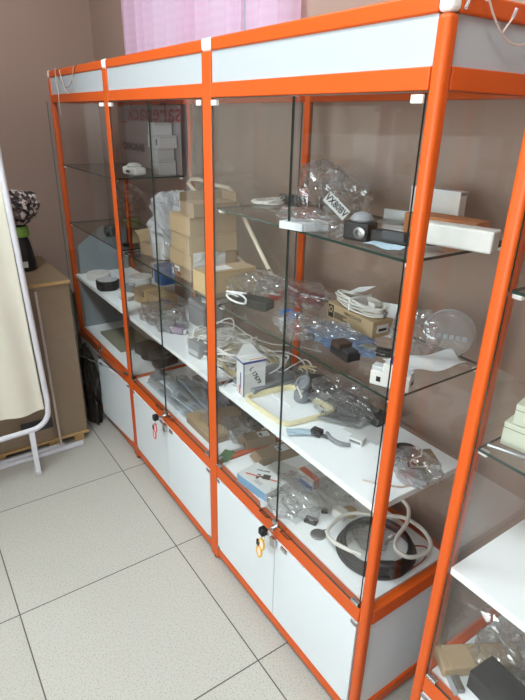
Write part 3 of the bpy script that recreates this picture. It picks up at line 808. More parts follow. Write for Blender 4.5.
# white flat leads behind
def wire(name, label, pts, r, mat, cat='cable', group=None):
    P3 = [Vector(q) for q in pts]; o_ = P3[0].copy(); o_.z = min(q.z for q in P3)
    t = thing(name, label, cat, o_, 0, group)
    # Catmull-Rom
    out = []
    for i in range(len(P3) - 1):
        a_, b_, c_, d_ = P3[max(i - 1, 0)], P3[i], P3[i + 1], P3[min(i + 2, len(P3) - 1)]
        for k in range(8):
            s = k / 8; out.append(.5 * ((2 * b_) + (c_ - a_) * s + (2 * a_ - 5 * b_ + 4 * c_ - d_) * s * s + (3 * b_ - a_ - 3 * c_ + d_) * s ** 3))
    out.append(P3[-1])
    G().tube([q - o_ for q in out], r, n=7).build('cable', mat, t, smooth=True)
    return t
def W(px, py, h=.004, zz=ZW):
    q = on(px, py, zz + h); q.z = zz + h; return q
wire('white_cable', 'thin white cable running from the joint post over the carton to the grey device', [W(220, 330, .02), W(240, 338, .02), W(262, 350, .03), W(285, 352, .04), W(303, 362, .04), W(308, 385, .03), W(301, 398, .03)], .0022, 'cablew')
wire('white_cable', 'short white cable looping in front of the open carton on the white shelf', [W(256, 382, .003), W(265, 384, .003), W(274, 396, .003), W(286, 402, .003), W(292, 408, .004)], .002, 'cablew')
wire('white_cable', 'bright white cable bowed behind the open carton', [W(219, 378, .004), W(217, 362, .004), W(222, 352, .012), W(234, 350, .02), W(246, 358, .012)], .003, 'cablew')
bag(362, 398, z, (.18, .16, .09), 22, 'big crumpled clear bag at the right half of the white shelf')
bag(378, 405, z, (.14, .12, .075), 23, 'crumpled clear bag right beside the corner post on the white shelf')
bag(318, 384, z, (.15, .12, .06), 47, 'crumpled clear bag behind the grey device on the white shelf')

lf = sheet_thing('instruction_label', 'grey printed bag label near the front of the white shelf', 'label', 340, 423, z, .135, .045, math.radians(32), 'paperg', 9, .008, lift=.008)
printed_lines(lf.children[0], -.06, .06, -.018, .018, 5, .021, 'ink', seed=6)
sheet_thing('blue_packet', 'crumpled pale blue packet at the front edge of the white shelf', 'packet', 301, 434, z, .085, .035, math.radians(58), 'paperb', 12, .012)
p = on(314, 436, z)
t = thing('webcam', 'small black camera module at the front of the white shelf', 'camera', (p.x, p.y + .01, z), math.radians(20))
G().box(-.016, -.012, 0, .016, .012, .02).build('body', 'black', t, bevel=.002)
G().lathe([(.006, 0), (.007, .004), (.004, .005)], 16).build('lens', 'dgrey', t, smooth=True)
l_ = t.children[-1]; l_.rotation_euler = (PI / 2, 0, 0); l_.location = (-.004, -.012, .01)
G().box(.014, -.004, .002, .04, .004, .01).build('mount', 'dgrey', t, bevel=.001)
t = wire('grey_strap', 'curved grey plastic strap beside the small black camera', [W(327, 433, .006), W(331, 438, .012), W(340, 443, .012), W(350, 445, .006)], .0058, 'grey', 'strap')
t, w = carton((348, 442), (361, 447), z, .03, .018, 'paper', 'tiny white box beside the curved grey strap', name='white_box')
G().box(-w / 2 + .004, -.0153, .005, w / 2 - .003, -.015, .012).build('label', 'inkg', t)
lf = sheet_thing('paper_sheet', 'plain white sheet lying under the labels on the white shelf', 'paper', 368, 432, z, .12, .09, .2, 'paper', 15, .002)

wire('white_cable', 'thin white cable curling behind the grey round-headed device', [W(268, 366, .01), W(280, 372, .04), W(292, 366, .06), W(306, 360, .06), W(314, 372, .04), W(312, 392, .02)], .002, 'cablew')
wire('white_cable', 'long white cable trailing along the back of the white shelf behind the open carton', [W(214, 322, .03), W(232, 324, .05), W(250, 336, .03), W(272, 344, .03), W(296, 346, .05), W(322, 352, .04)], .0026, 'cable')
wire('grey_cable', 'grey cable looping left of the open carton on the white shelf', [W(222, 372, .006), W(228, 360, .03), W(238, 362, .03), W(232, 376, .006), W(223, 386, .005)], .003, 'lgrey')
# right end, seen through the side glass
t = thing('computer_mouse', 'black and red mouse with a white cord beside the corner post on the white shelf', 'mouse', (-.145, .225, z), math.radians(70))
def mouse():
    g = G(); prof = []
    vs = []; fs = []; n = 20; rows = 8
    for j in range(rows + 1):
        th = PI / 2 * j / rows
        for i in range(n):
            ph = 2 * PI * i / n; vs.append((.052 * math.cos(ph) * math.cos(th) ** .6, .03 * math.sin(ph) * math.cos(th) ** .6, .034 * math.sin(th)))
    for j in range(rows):
        for i in range(n): fs.append((j * n + i, j * n + (i + 1) % n, (j + 1) * n + (i + 1) % n, (j + 1) * n + i))
    fs.append(tuple(reversed(range(n)))); return g.add(vs, fs)
mouse().build('shell', 'black', t, smooth=True)
G().box(-.04, -.006, .026, -.02, .006, .034).build('accent', 'dred', t, bevel=.003)
G().tube([(-.03, -.036, .004), (.0, -.045, .012), (.04, -.036, .02), (.058, -.01, .02), (.055, .02, .01)], .0022).build('cord', 'cablew', t, smooth=True)
t = thing('cardboard_box', 'small flat brown cardboard box behind the bag of wires on the white shelf', 'box', (-.11, .25, z), math.radians(62))
G().box(-.05, -.03, 0, .05, .03, .012).build('carton', 'cardd', t, bevel=.001)
G().box(-.05, -.002, .0122, .05, .002, .0126).build('seam', 'cardb', t)
bg = crumple('wire_bag', 'clear bag holding coloured wires near the back end of the white shelf', (-.068, .2, z + .0005), (.13, .085, .055), 24, 'bag')
t = thing('wire_bundle', 'tangle of coloured wires inside the clear bag on the white shelf', 'wires', (-.068, .2, z))
for nm, s, mt in (('yellow_wire', 60, 'cabley'), ('red_wire', 61, 'red'), ('black_wire', 62, 'black'), ('green_wire', 63, 'green')):
    G().tube(loops(3, .03, .6, .006, .03, s, .7), .0016, n=5).build(nm, mt, t, smooth=True)
t = thing('red_block', 'red plastic block inside the bag of wires', 'block', (-.07, .165, z), .9)
G().box(-.02, -.01, 0, .02, .01, .018).build('body', 'red', t, bevel=.003)
G().box(.02, -.006, .003, .028, .006, .012).build('tip', 'black', t, bevel=.001)
t = wire('thin_cable', 'thin pinkish cord lying in front of the bag of wires', [(-.12, .06, z + .004), (-.09, .08, z + .004), (-.05, .12, z + .004), (-.04, .15, z + .004)], .0022, 'wirec')
bag(411, 478, z, (.09, .07, .02), 25, 'flattened milky plastic bag near the front corner of the white shelf', mat='bagw')

# ================================================================== MAIN BAY, BOTTOM LEVEL
z = ZT
pL, pF, pR = on(237, 481, z), on(266, 503, z), on(278, 489, z)
v1 = pF - pL; w = v1.length; rz = math.atan2(v1.y, v1.x); nrm = Vector((-math.sin(rz), math.cos(rz), 0)); dep = .095
c = (pL + pF) / 2 + nrm * dep / 2
t = thing('phone_holder_box', 'white and light blue printed box with orange stripe on the bottom level', 'box', (c.x, c.y, z), rz)
h = .036
G().box(-w / 2, -dep / 2, 0, w / 2, dep / 2, h).build('carton', 'paper', t, bevel=.0006)
G().box(-w / 2 + .001, -dep / 2 - .0004, .001, w / 2 - .001, -dep / 2 - .0001, h - .002).build('blue_side', 'lblue', t)
G().box(-w / 2 - .0004, -.03, .001, -w / 2 - .0001, .045, h - .01).build('blue_end', 'lblue', t)
d1 = math.atan2(dep, w) 
gs = G(); gs.at(Matrix.Rotation(d1 - .12, 4, 'Z')).box(-.06, -.0035, h + .0001, .056, .0035, h + .0004); gs.build('orange_stripe', 'orangep', t)
gd = G(); gd.at(Matrix.Translation((.012, .012, 0)) @ Matrix.Rotation(d1, 4, 'Z'))
gd.box(-.014, -.012, h + .0004, .012, .014, h + .0008).box(-.03, -.003, h + .0004, -.014, .003, h + .0007).box(-.036, .006, h + .0004, -.022, .011, h + .0007).box(-.036, -.016, h + .0004, -.026, -.004, h + .0007)
gd.build('printed_holder', 'ink', t)
lettering('CAR HOLDER' if False else 'HOLDER', .012, 'ink', t, (-.022, .028, h + .0004), (0, 0, d1), bold=.0003)
printed_lines(t, -.004, .03, -.036, -.02, 3, h + .0002, 'inkg', seed=8)
G().box(w / 2 + .0001, -.03, .008, w / 2 + .0004, .02, .012).box(w / 2 + .0001, -.03, .016, w / 2 + .0004, .03, .02).build('end_print', 'inkg', t)

def brown(pa, pb, depth, h, label, lx=.5, mat='cardd', openend=True, dz=0):
    t, w = carton(pa, pb, ZT, depth, h, mat, label)
    t.location.z += dz
    G().box(-.005, -depth / 2 + .008, h + .0002, .04, depth / 2 - .012, h + .0006).build('label', 'paper', t)
    G().box(.0, -depth / 2 + .014, h + .0006, .012, depth / 2 - .02, h + .0009).build('barcode', 'inkg', t)
    if openend:
        G().add([(-w / 2, -depth / 2, h), (-w / 2, depth / 2, h), (-w / 2 - .022, depth / 2 - .004, h - .014), (-w / 2 - .022, -depth / 2 + .004, h - .014),
                 (-w / 2, -depth / 2, h - .001), (-w / 2, depth / 2, h - .001), (-w / 2 - .022, depth / 2 - .004, h - .015), (-w / 2 - .022, -depth / 2 + .004, h - .015)],
                [(0, 1, 2, 3), (7, 6, 5, 4), (0, 4, 5, 1), (1, 5, 6, 2), (2, 6, 7, 3), (3, 7, 4, 0)]).build('flap', mat, t)
    return t
brown((262, 467), (300, 455), .06, .035, 'brown cardboard box with a white label nearest the orange-striped box')
brown((246, 450), (276, 444), .055, .04, 'brown cardboard box with a white label, further left and behind the other labelled one')
t, w = carton((208, 436), (248, 425), z, .08, .06, 'cardd', 'large brown cardboard box partly hidden by the joint post on the bottom level')
bag(236, 436, z, (.15, .10, .07), 26, 'clear blister bag with blue print left of the labelled brown boxes')
t = thing('green_card', 'green and white printed card beside the joint post on the bottom level', 'card', (on(222, 456, z).x + .012, on(222, 456, z).y + .01, z), math.radians(-55))
G().sheet(lambda u, v: ((u - .5) * .08, (v - .5) * .045, .002 + .006 * u * u), 8, 4, .0006).build('card', 'green', t, smooth=True)
G().sheet(lambda u, v: (.012 + .024 * u, -.018 + .012 * v, .0055 + .0035 * u), 2, 2, .0003).build('print', 'paper', t)
t, w = carton((297, 480), (312, 492), z, .1, .045, 'paper', 'white, orange and blue printed box under the white shelf')
G().box(-w / 2 - .0003, -.045, .003, w / 2 + .0003, -.02, .0454).build('orange_print', 'orangep', t)
G().box(-w / 2 + .001, -.0504, .001, w / 2 - .001, -.0501, .02).build('blue_print', 'blue', t)
for i, (px, py, w_, d_, r_) in enumerate(((285, 474, .14, .1, .3), (270, 498, .1, .07, -.5), (310, 497, .11, .08, .8), (290, 510, .12, .08, .2))):
    sheet_thing('paper_sheet', ('white paper behind the orange-striped box on the bottom level', 'white paper poking from under the orange-striped box', 'white paper under the large clear bag on the bottom level', 'white paper nearest the lock on the bottom level')[i], 'paper', px, py, z, w_, d_, r_, 'paper', 20 + i, .003)
bag(300, 500, z, (.22, .13, .06), 27, 'large crumpled clear bag in the middle of the bottom level')
bag(335, 490, z, (.17, .12, .07), 28, 'milky crumpled clear bag under the white shelf on the bottom level')
bag(283, 508, z, (.13, .09, .045), 48, 'crumpled clear bag beside the orange-striped box')
p = on(311, 522, z)
t = thing('black_relay', 'flat black square block on the bottom level, the larger of two', 'block', (p.x, p.y, z), .5)
G().box(-.02, -.013, 0, .02, .013, .012).build('body', 'black2', t, bevel=.002)
G().box(-.012, -.0135, .003, .012, -.0131, .009).build('face', 'dgrey', t)
p = on(324, 512, z)
t = thing('black_relay', 'small black cube behind the larger black block on the bottom level', 'block', (p.x, p.y, z), .9)
G().box(-.011, -.009, 0, .011, .009, .014).build('body', 'black2', t, bevel=.002)
G().box(-.006, -.0095, .003, .006, -.0091, .009).build('face', 'dgrey', t)
p = on(318, 535, z)
t = thing('metal_disc', 'flat round grey disc on the bottom level beside the flat black block', 'disc', (p.x, p.y, z), 0)
G().lathe([(.022, 0), (.0235, .001), (.0235, .004), (.02, .006), (.006, .0065)], 28).build('disc', 'steel', t, smooth=True)
G().tube([(-.004, .02, .004), (-.002, .03, .004), (.002, .035, .004)], .0016).build('lead', 'dgrey', t, smooth=True)
p = on(340, 517, z)
t = thing('junction_box', 'white squat connector housing at the end of the flat cable', 'connector', (p.x, p.y, z), .2)
G().box(-.022, -.016, 0, .022, .016, .03).build('body', 'whitep', t, bevel=.004)
G().box(-.026, -.008, .008, -.022, .008, .02).build('socket', 'lgrey', t, bevel=.001)
G().lathe([(.022, 0), (.024, .003), (.024, .012), (.016, .016)], 24, c=(.012, .034, 0)).build('cap', 'cardy', t, smooth=True)

# coiled black cable with plug, right front corner
q0 = on(378, 545, z)
cx_, cy_ = -.152, .185
t = thing('black_cable_coil', 'thick coiled black cable with a moulded plug at the right end of the bottom level', 'cable', (cx_, cy_, z))
g = G()
for s in range(3):
    pts = []
    for k in range(56):
        a_ = 2 * PI * k / 56; r1 = .106 - .006 * s + .004 * noise.noise(Vector((s, k * .1, 7)))
        pts.append((r1 * math.cos(a_), r1 * 1.05 * math.sin(a_), .008 + .012 * s + .002 * math.sin(a_ * 3 + s)))
    g.tube(pts, .0078, n=8, closed=True)
g.build('cable', 'black', t, smooth=True)
G().tube([(.05, -.095, .034), (.075, -.07, .042), (.098, -.035, .038)], .012, n=10, r2=.017).build('plug', 'black', t, smooth=True)
G().tube([(-.02, -.108, .03), (.015, -.108, .036), (.05, -.095, .034)], .007, n=8, r2=.010).build('strain_relief', 'black', t, smooth=True)
G().box(.09, -.058, .02, .12, -.026, .05).build('plug_head', 'black', t, bevel=.006)
wire('flat_cable', 'flat cream cable looping over the black coil at the right end of the bottom level', [(-.13, .10, z + .046), (-.165, .082, z + .046), (-.215, .072, z + .042), (-.265, .095, z + .03), (-.285, .15, z + .03), (-.275, .20, z + .04), (-.215, .262, z + .046), (-.17, .315, z + .046), (-.10, .32, z + .05), (-.045, .29, z + .05), (-.035, .25, z + .046), (-.05, .2, z + .05), (-.085, .19, z + .055), (-.112, .22, z + .06), (-.13, .28, z + .07), (-.16, .32, z + .085), (-.2, .325, z + .10)], .0062, 'cable')
wire('flat_cable', 'short flat cream cable curled inside the black coil', [(-.22, .15, z + .006), (-.20, .10, z + .012), (-.15, .09, z + .012), (-.11, .13, z + .01), (-.13, .18, z + .01)], .006, 'cable')
wire('thin_cable', 'thin red cord behind the black coil near the side glass', [(-.1, .29, z + .004), (-.07, .31, z + .01), (-.045, .27, z + .008), (-.043, .2, z + .004)], .0022, 'red')
bag(372, 540, z, (.1, .1, .03), 29, 'clear bag lying inside the black coil on the bottom level')

# ================================================================== MIDDLE BAY
# cream leaning stand (tube) behind the joint post
z = ZG2
t = thing('tube_stand', 'cream bent-tube stand with black rubber feet leaning behind the joint post', 'stand', (-.97, .24, z))
def loc(pts): return [Vector(q) - Vector((-.97, .24, z)) for q in pts]
s0, s1 = aty(188, 181, .2), aty(232, 196, .3)
f0, f1 = Vector((-.80, .27, z + .012)), Vector((-.775, .315, z + .012))
g1 = [aty(203, 206, .25), aty(197, 194, .25), aty(188, 183, .25), aty(191, 179, .25), aty(198, 179, .252), aty(215, 185, .26), aty(229, 188, .27), aty(234, 194, .275), aty(239, 206, .28), aty(246, 222, .285), aty(258, 247, .29), aty(272, 276, .30)]
g2 = [aty(222, 243, .26), aty(240, 260, .28), aty(262, 281, .30)]
G().tube(loc(g1), .0075, n=8).build('tube', 'cream2', t, smooth=True)
G().tube(loc(g2), .0075, n=8).build('brace', 'cream2', t, smooth=True)
for q in (g1[-1], g2[-1]):
    v_ = q - Vector((-.97, .24, z)); G().box(v_.x - .012, v_.y - .012, v_.z - .012, v_.x + .014, v_.y + .012, v_.z + .004).build('rubber_foot', 'black', t, bevel=.003)
gm = aty(230, 245, .27)
t2 = thing('adapter_plate', 'brown taped flap standing between the arms of the cream tube stand', 'flap', (gm.x, gm.y, ZG2), .3)
G().box(-.03, -.02, 0, .03, .02, .07).build('block', 'cardd', t2, bevel=.002)
G().box(-.03, -.0204, .05, .03, .0204, .0704).build('tape', 'cardb', t2)

STK = 'brown boxes stacked beside the joint post'
def stackbox(x0, x1, y0, y1, z0, h, mat, label, rz=0, extra=None):
    t = thing('cardboard_box', label, 'box', ((x0 + x1) / 2, (y0 + y1) / 2, z0), rz, STK)
    w, d = x1 - x0, y1 - y0
    cb = G().box(-w / 2, -d / 2, 0, w / 2, d / 2, h).build('carton', mat, t, bevel=.001)
    if extra == 'label':
        G().box(-w / 2 + .01, -d / 2 - .0006, h * .45, -w / 2 + .05, -d / 2 - .0001, h * .85).build('label', 'paper', cb)
        G().box(-w / 2 + .012, -d / 2 - .0009, h * .5, -w / 2 + .04, -d / 2 - .0005, h * .62).build('barcode', 'ink', cb)
        G().box(-w / 2 + .03, -d / 2 - .0006, h * .15, -w / 2 + .062, -d / 2 - .0001, h * .34).build('print', 'dred', cb)
    elif extra == 'open':
        G().box(-w / 2 - .002, -d / 2, h - .001, -w / 2, d / 2, h + .03).box(-w / 2, d / 2 - .002, h - .001, w / 2, d / 2, h + .03).build('raised_flap', mat, t)
    elif extra == 'white':
        G().sheet(lambda u, v: (w / 2 + .003 + .004 * noise.noise(Vector((u * 6, v * 6, 1))), -d * .46 + u * d * .7, h * .05 + v * h * 1.05), 8, 8, .0007).build('paper_wrap', 'paper', t)
    else:
        G().box(-w / 2 - .0003, -.012, h, w / 2 + .0003, .012, h + .0005).build('tape', 'cardb', t)
    G().box(-w / 2 - .0006, -d / 2 - .0006, h * .93, w / 2 + .0006, d / 2 + .0006, h * .95).build('lid_seam', 'cardd', t)
    return t
lev = [ZG2, 1.112, 1.168, 1.232, 1.296, 1.362]
stackbox(-1.155, -1.01, .05, .22, lev[0], .0455, 'cardd', 'brown box with a white label, lowest in the stack beside the joint post', rz=-0.02, extra='label')
stackbox(-1.17, -1.01, .045, .235, lev[1], .0555, 'cardb', 'brown box with white paper on its side, second from the bottom of the stack', rz=0.03, extra='white')
stackbox(-1.16, -1.005, .045, .235, lev[2], .0635, 'cardb', 'plain brown box in the middle of the stack beside the joint post', rz=-0.035)
stackbox(-1.16, -1.01, .045, .235, lev[3], .0635, 'cardb', 'plain brown box second from the top of the stack beside the joint post', rz=0.03)
stackbox(-1.09, -.99, .055, .225, lev[4], .045, 'cardd', 'darker brown open box on top of the stack beside the joint post', extra='open')
t = thing('cardboard_box', 'wide yellowish-brown box spanning behind the joint post at shelf height', 'box', (-.90, .122, ZG2), 0)
G().box(-.045, -.1, 0, .04, .1, .072).build('carton', 'cardy', t, bevel=.001)
G().box(-.045, -.1, .0722, .04, .1, .0728).build('lid', 'cardb', t)
G().box(-.03, -.06, .073, .02, .02, .0734).build('label', 'paper', t)

crumple('plastic_bag', 'big milky white carrier bag left of the stack of brown boxes', (-1.42, .2, ZG2 + .0005), (.26, .2, .27), 51, 'bagw')
crumple('foil_bag', 'silvery crumpled bag in front of the big milky white carrier bag', (-1.30, .17, ZG2 + .0005), (.11, .11, .13), 52, 'bag')
# open flap box
t = thing('cardboard_box', 'brown cardboard box with a big bent flap at the left of the glass shelf', 'box', (-1.47, .12, ZG2), math.radians(12))
G().box(-.06, -.04, 0, .06, .04, .05).build('carton', 'cardd', t, bevel=.001)
def flap(u, v): return (-.055 - .06 * v - .012 * math.sin(v * 3), -.04 + .08 * u, .05 + .055 * math.sin(v * 2.6) - .045 * v * v)
G().sheet(flap, 4, 12, .0015).build('bent_flap', 'cardb', t, smooth=True)
G().add([(.058, -.04, .05), (.058, .04, .05), (.11, .04, .012), (.11, -.04, .012), (.06, -.04, .0485), (.06, .04, .0485), (.111, .04, .0105), (.111, -.04, .0105)],
        [(0, 3, 2, 1), (4, 5, 6, 7), (0, 1, 5, 4), (1, 2, 6, 5), (2, 3, 7, 6), (3, 0, 4, 7)]).build('side_flap', 'cardb', t)
# grey webcams behind the joint
t = thing('webcam', 'grey camera on a stubby stand, behind the first joint post', 'camera', (-1.64, .13, ZG2), .4)
G().lathe([(.022, 0), (.024, .003), (.02, .006), (.006, .008), (.006, .03)], 20).build('stand', 'grey', t, smooth=True)
G().box(-.026, -.014, .03, .026, .014, .062).build('head', 'grey', t, bevel=.006, smooth=True)
G().lathe([(.009, 0), (.01, .006), (.006, .007)], 16).build('lens', 'black', t, smooth=True)
l_ = t.children[-1]; l_.rotation_euler = (PI / 2, 0, 0); l_.location = (0, -.014, .046)
t = thing('sensor', 'silver-grey bulky gadget beside the grey camera', 'gadget', (-1.56, .17, ZG2), .2)
G().box(-.03, -.02, 0, .03, .02, .035).build('body', 'lgrey', t, bevel=.006, smooth=True)
G().cyl((.0, -.02, .02), (.0, -.035, .022), .013).build('nozzle', 'grey', t, smooth=True)
G().lathe([(.02, 0), (.02, .012), (.012, .02)], 20, c=(0, 0, .035)).build('cap', 'black', t, smooth=True)
crumple('plastic_bag', 'crumpled clear bag around the grey gadgets near the first joint post', (-1.5, .2, ZG2 + .0005), (.16, .12, .1), 53, 'bag')
t = thing('flat_clamp', 'flat black clamp lying just left of the first joint post', 'clamp', (-1.69, .06, ZG2), .3)
G().box(-.03, -.008, 0, .03, .008, .01).box(.01, -.012, .01, .026, .012, .016).build('body', 'black', t, bevel=.002)

# white shelf, middle
z = ZW
t = thing('cardboard_box', 'tan cardboard box with clear tape on the white shelf right of the first joint post', 'box', (-1.665, .185, z), math.radians(10))
G().box(-.11, -.05, 0, .11, .05, .07).build('carton', 'cardt' if False else 'cardb', t, bevel=.001)
G().box(-.04, -.0505, -.0 + .001, -.0, .0505, .0706).build('tape', 'cardy', t)
G().box(-.11, -.056, .04, -.02, -.0505, .0705).build('side_flap', 'cardd', t)
crumple('plastic_bag', 'crumpled clear bag in front of the tan box on the white shelf', (-1.40, .11, z + .0005), (.26, .15, .085), 54, 'bag')
crumple('plastic_bag', 'flat clear bag near the front edge left of the cable pile', (-1.50, .09, z + .0005), (.14, .1, .04), 55, 'bag')
t = thing('carton_with_blue_print', 'white carton with a bright blue top standing left of the brown box stack', 'box', (-1.76, .27, z), 0)
G().box(-.06, -.035, 0, .06, .035, .165).build('carton', 'paper', t, bevel=.001)
G().box(-.02, -.0356, .075, .0604, .0356, .1656).build('blue_print', 'blue', t)
G().box(-.05, -.0358, .09, -.035, -.0351, .15).box(.0, -.036, .02, .05, -.0351, .03).box(.0, -.036, .04, .05, -.0351, .046).build('printed_text', 'inkg', t)
# cable pile under the joint
t = thing('cable_pile', 'tangled pile of white and cream cables behind the joint post on the white shelf', 'cables', (-.98, .19, z))
for nm, s, r_, sq, mt, ox_ in (('cable', 70, .15, .75, 'cable', -.08), ('cable', 71, .12, .8, 'cablew', .05), ('cable', 72, .16, .6, 'cabley', .12), ('cable', 73, .10, .9, 'cable', -.12), ('cable', 74, .13, .75, 'cable', .1), ('cable', 75, .10, .9, 'cabley', .18), ('cable', 76, .09, .9, 'cablew', -.16), ('cable', 77, .13, .8, 'cablew', -.02), ('cable', 78, .11, .8, 'cablew', .16)):
    pts = [(min(max(q[0] + ox_, -.36), .34), min(max(q[1], -.15), .13), q[2]) for q in loops(4, r_, .55, .004, .07, s, sq)]
    G().tube(pts, .0031, n=6).build(nm, mt, t, smooth=True)
t = thing('power_adapter', 'mauve plastic adapter in front of the tangled cable pile', 'adapter', (-1.27, .11, z), .5)
G().box(-.032, -.02, 0, .032, .02, .03).build('body', 'purple', t, bevel=.008, smooth=True)
G().box(.032, -.01, .006, .044, .01, .022).build('socket', 'whitep', t, bevel=.003)
G().cyl((.044, -.005, .014), (.06, -.005, .014), .002).build('pin', 'steel', t, smooth=True)
t = thing('power_adapter', 'upright grey adapter at the front edge beside the joint post', 'adapter', (-1.02, .07, z), .1)
G().box(-.038, -.02, 0, .038, .02, .062).build('body', 'grey', t, bevel=.006, smooth=True)
G().box(-.03, -.0205, .012, .03, -.0199, .03).build('label', 'lgrey', t)
G().tube([(0, 0, .06), (.01, .01, .085), (.04, .03, .08), (.06, .06, .05)], .003).build('cord', 'cable', t, smooth=True)
t = thing('grey_case', 'grey box-shaped case behind the cable pile under the glass shelf', 'case', (-1.30, .26, z), 0)
G().box(-.07, -.05, 0, .07, .05, .11).build('body', 'grey', t, bevel=.005, smooth=True)
G().box(-.07, -.0505, .085, .07, .0505, .088).build('lid_seam', 'dgrey', t)
t = thing('light_bulb', 'small clear dome on top of the grey case', 'dome', (-1.28, .25, z + .111))
G().lathe([(.016, 0), (.016, .008), (.02, .02), (.014, .034), (.004, .04)], 20).build('dome', 'frost', t, smooth=True)
G().lathe([(.017, 0), (.018, .002), (.017, .008)], 20).build('base', 'whitep', t, smooth=True)
# main bay left part: tan & grey chargers behind the carton
t = thing('flat_device', 'large flat grey device with a white edge behind the open carton', 'device', (-.70, .16, z), math.radians(6))
G().box(-.055, -.1, 0, .06, .1, .03).build('body', 'grey', t, bevel=.005, smooth=True)
G().box(-.055, -.1003, .006, .0605, .1003, .012).build('white_edge', 'whitep', t, bevel=.001)
t = thing('keyboard_case', 'long dark grey case at the back of the white shelf behind the open carton', 'case', (-.50, .29, z), math.radians(3))
G().box(-.22, -.03, 0, .22, .03, .03).build('body', 'dgrey', t, bevel=.005, smooth=True)
G().box(-.22, -.0303, .014, .22, .0303, .016).build('seam', 'black', t)
t = thing('twig_wires', 'spray of stiff cream wires behind the bright white cable', 'wires', (-.66, .27, z + .032))
for k in range(8):
    a_ = -.9 + k * .24
    G().tube([(0, 0, .004), (.03 * math.cos(a_), .012 * math.sin(a_), .03), (.09 * math.cos(a_), .03 * math.sin(a_), .028 + .01 * (k % 3))], .0014, n=5).build('wire', 'cabley', t, smooth=True)

# middle, bottom level: clear blister strips
z = ZT
BL = 'clear blister strips on the bottom level'
for i, (cx, cy, ln, wd, hh, zz, rz_, lab) in enumerate((
        (-1.30, .075, .42, .05, .02, 0, .02, 'clear blister strip nearest the front rail'),
        (-1.26, .135, .46, .05, .024, 0, -.03, 'clear blister strip just behind the front one'),
        (-1.22, .195, .46, .05, .03, 0, .04, 'clear blister strip third from the front'),
        (-1.16, .25, .5, .045, .03, 0, .0, 'clear blister strip fourth from the front'),
        (-1.12, .105, .34, .05, .018, .026, .06, 'clear blister strip lying on top of the front strips'),
        (-1.2, .165, .4, .045, .018, .032, -.07, 'clear blister strip lying crosswise on top of the rear strips'))):
    t = thing('blister_pack', lab, 'blister pack', (cx, cy, z + zz), rz_, BL)
    G().box(-ln / 2, -wd / 2, 0, ln / 2, wd / 2, .0012).build('card', 'stripc', t)
    G().box(-ln / 2 + .005, -wd / 2 + .006, .0012, ln / 2 - .005, wd / 2 - .006, hh).build('bubble', 'blister', t, bevel=.003)
    g = G()
    for k in range(3): g.box(-ln / 2 + .04 + k * ln * .3, -wd * .3, .0014, -ln / 2 + .04 + k * ln * .3 + ln * .16, wd * .3, .007)
    g.build('contents', 'dgrey' if i == 4 else 'lgrey', t, bevel=.001)
t, w = carton((170, 427), (194, 452), z, .08, .038, 'cardd', 'brown cardboard box at the front of the bottom level beside the joint post')
t.location.y = max(t.location.y, .085)
G().box(-w / 2 - .0004, -.0404, .026, w / 2 + .0004, .0404, .0386).build('lid', 'cardb', t)
crumple('plastic_bag', 'dark shiny bag behind the blister strips on the bottom level', (-.98, .27, z + .0005), (.22, .1, .09), 57, 'bagd')
t = thing('wheel_bracket', 'dark grey bulky motor-like device at the back beside the first joint', 'device', (-1.74, .2, z), .2)
G().box(-.13, -.05, 0, .13, .05, .06).build('body', 'dgrey', t, bevel=.012, smooth=True)
G().lathe([(.04, 0), (.045, .01), (.045, .07), (.03, .085), (.01, .088)], 24, c=(-.03, -.02, .0)).build('drum', 'black2', t, smooth=True)
G().box(.04, -.04, .06, .12, .04, .085).build('cover', 'black2', t, bevel=.006, smooth=True)
t = thing('lamp_stand', 'round dark base standing right of the first joint post on the bottom level', 'base', (-1.53, .12, z), 0)
G().lathe([(.04, 0), (.043, .004), (.043, .01), (.02, .016), (.016, .05), (.022, .055)], 24).build('base', 'grey', t, smooth=True)
G().box(-.03, -.02, .055, .03, .02, .085).build('head', 'dgrey', t, bevel=.006, smooth=True)

# ================================================================== LEFT BAY
z = ZG1
t = thing('reflection_sheet', 'painted reflection of mirror-reversed red lettering on an added hazy sheet behind the white cartons', 'painted reflection', (-2.0, .332, z))
ps = G().box(-.375, -.0008, .001, .375, .0008, .285).build('sheet', 'reflfilm', t)  # added sheet, stands in for lettering reflected in the door glass
def reflected_text(txt, size, mat, pxa, pxb, pyy, sx):  # reflected lettering, set reversed on the added sheet
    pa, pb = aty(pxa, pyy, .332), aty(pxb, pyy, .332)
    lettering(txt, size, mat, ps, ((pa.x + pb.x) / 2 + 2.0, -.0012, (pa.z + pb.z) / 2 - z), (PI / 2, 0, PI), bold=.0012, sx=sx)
reflected_text('saFepack_', .112, 'dred', 121, 182, 113, 1.55)
reflected_text('BNICARD', .05, 'ink', 122, 146, 147, 1.35)
reflected_text('0.5', .075, 'ink', 124, 134, 171, 1.1)
WS = 'white cartons stacked on the top glass shelf'
for i, (x0, x1, z0, h, lab) in enumerate(((-1.765, -1.675, 0, .062, 'white carton at the foot of the stack on the top glass shelf'), (-1.77, -1.685, .0625, .05, 'white carton second from the bottom of the stack on the top glass shelf'),
                                      (-1.785, -1.655, .113, .052, 'white carton with a grey mark, widest of the stack on the top glass shelf'), (-1.775, -1.70, .1655, .05, 'white carton on top of the stack on the top glass shelf'))):
    t = thing('white_carton', lab, 'box', ((x0 + x1) / 2, .285, z + z0), 0, WS); w = x1 - x0
    G().box(-w / 2, -.04, 0, w / 2, .04, h).build('carton', 'paper', t, bevel=.001)
    G().box(-w / 2 - .0003, -.0403, h * .86, w / 2 + .0003, .0403, h * .88).build('lid_seam', 'inkg', t)
    if i == 2: G().box(.02, -.0406, .012, .035, -.0401, .036).build('mark', 'inkg', t)
t = thing('motion_sensor', 'white round-edged electronic unit in front of the white cartons', 'sensor', (-1.682, .13, z), .15)
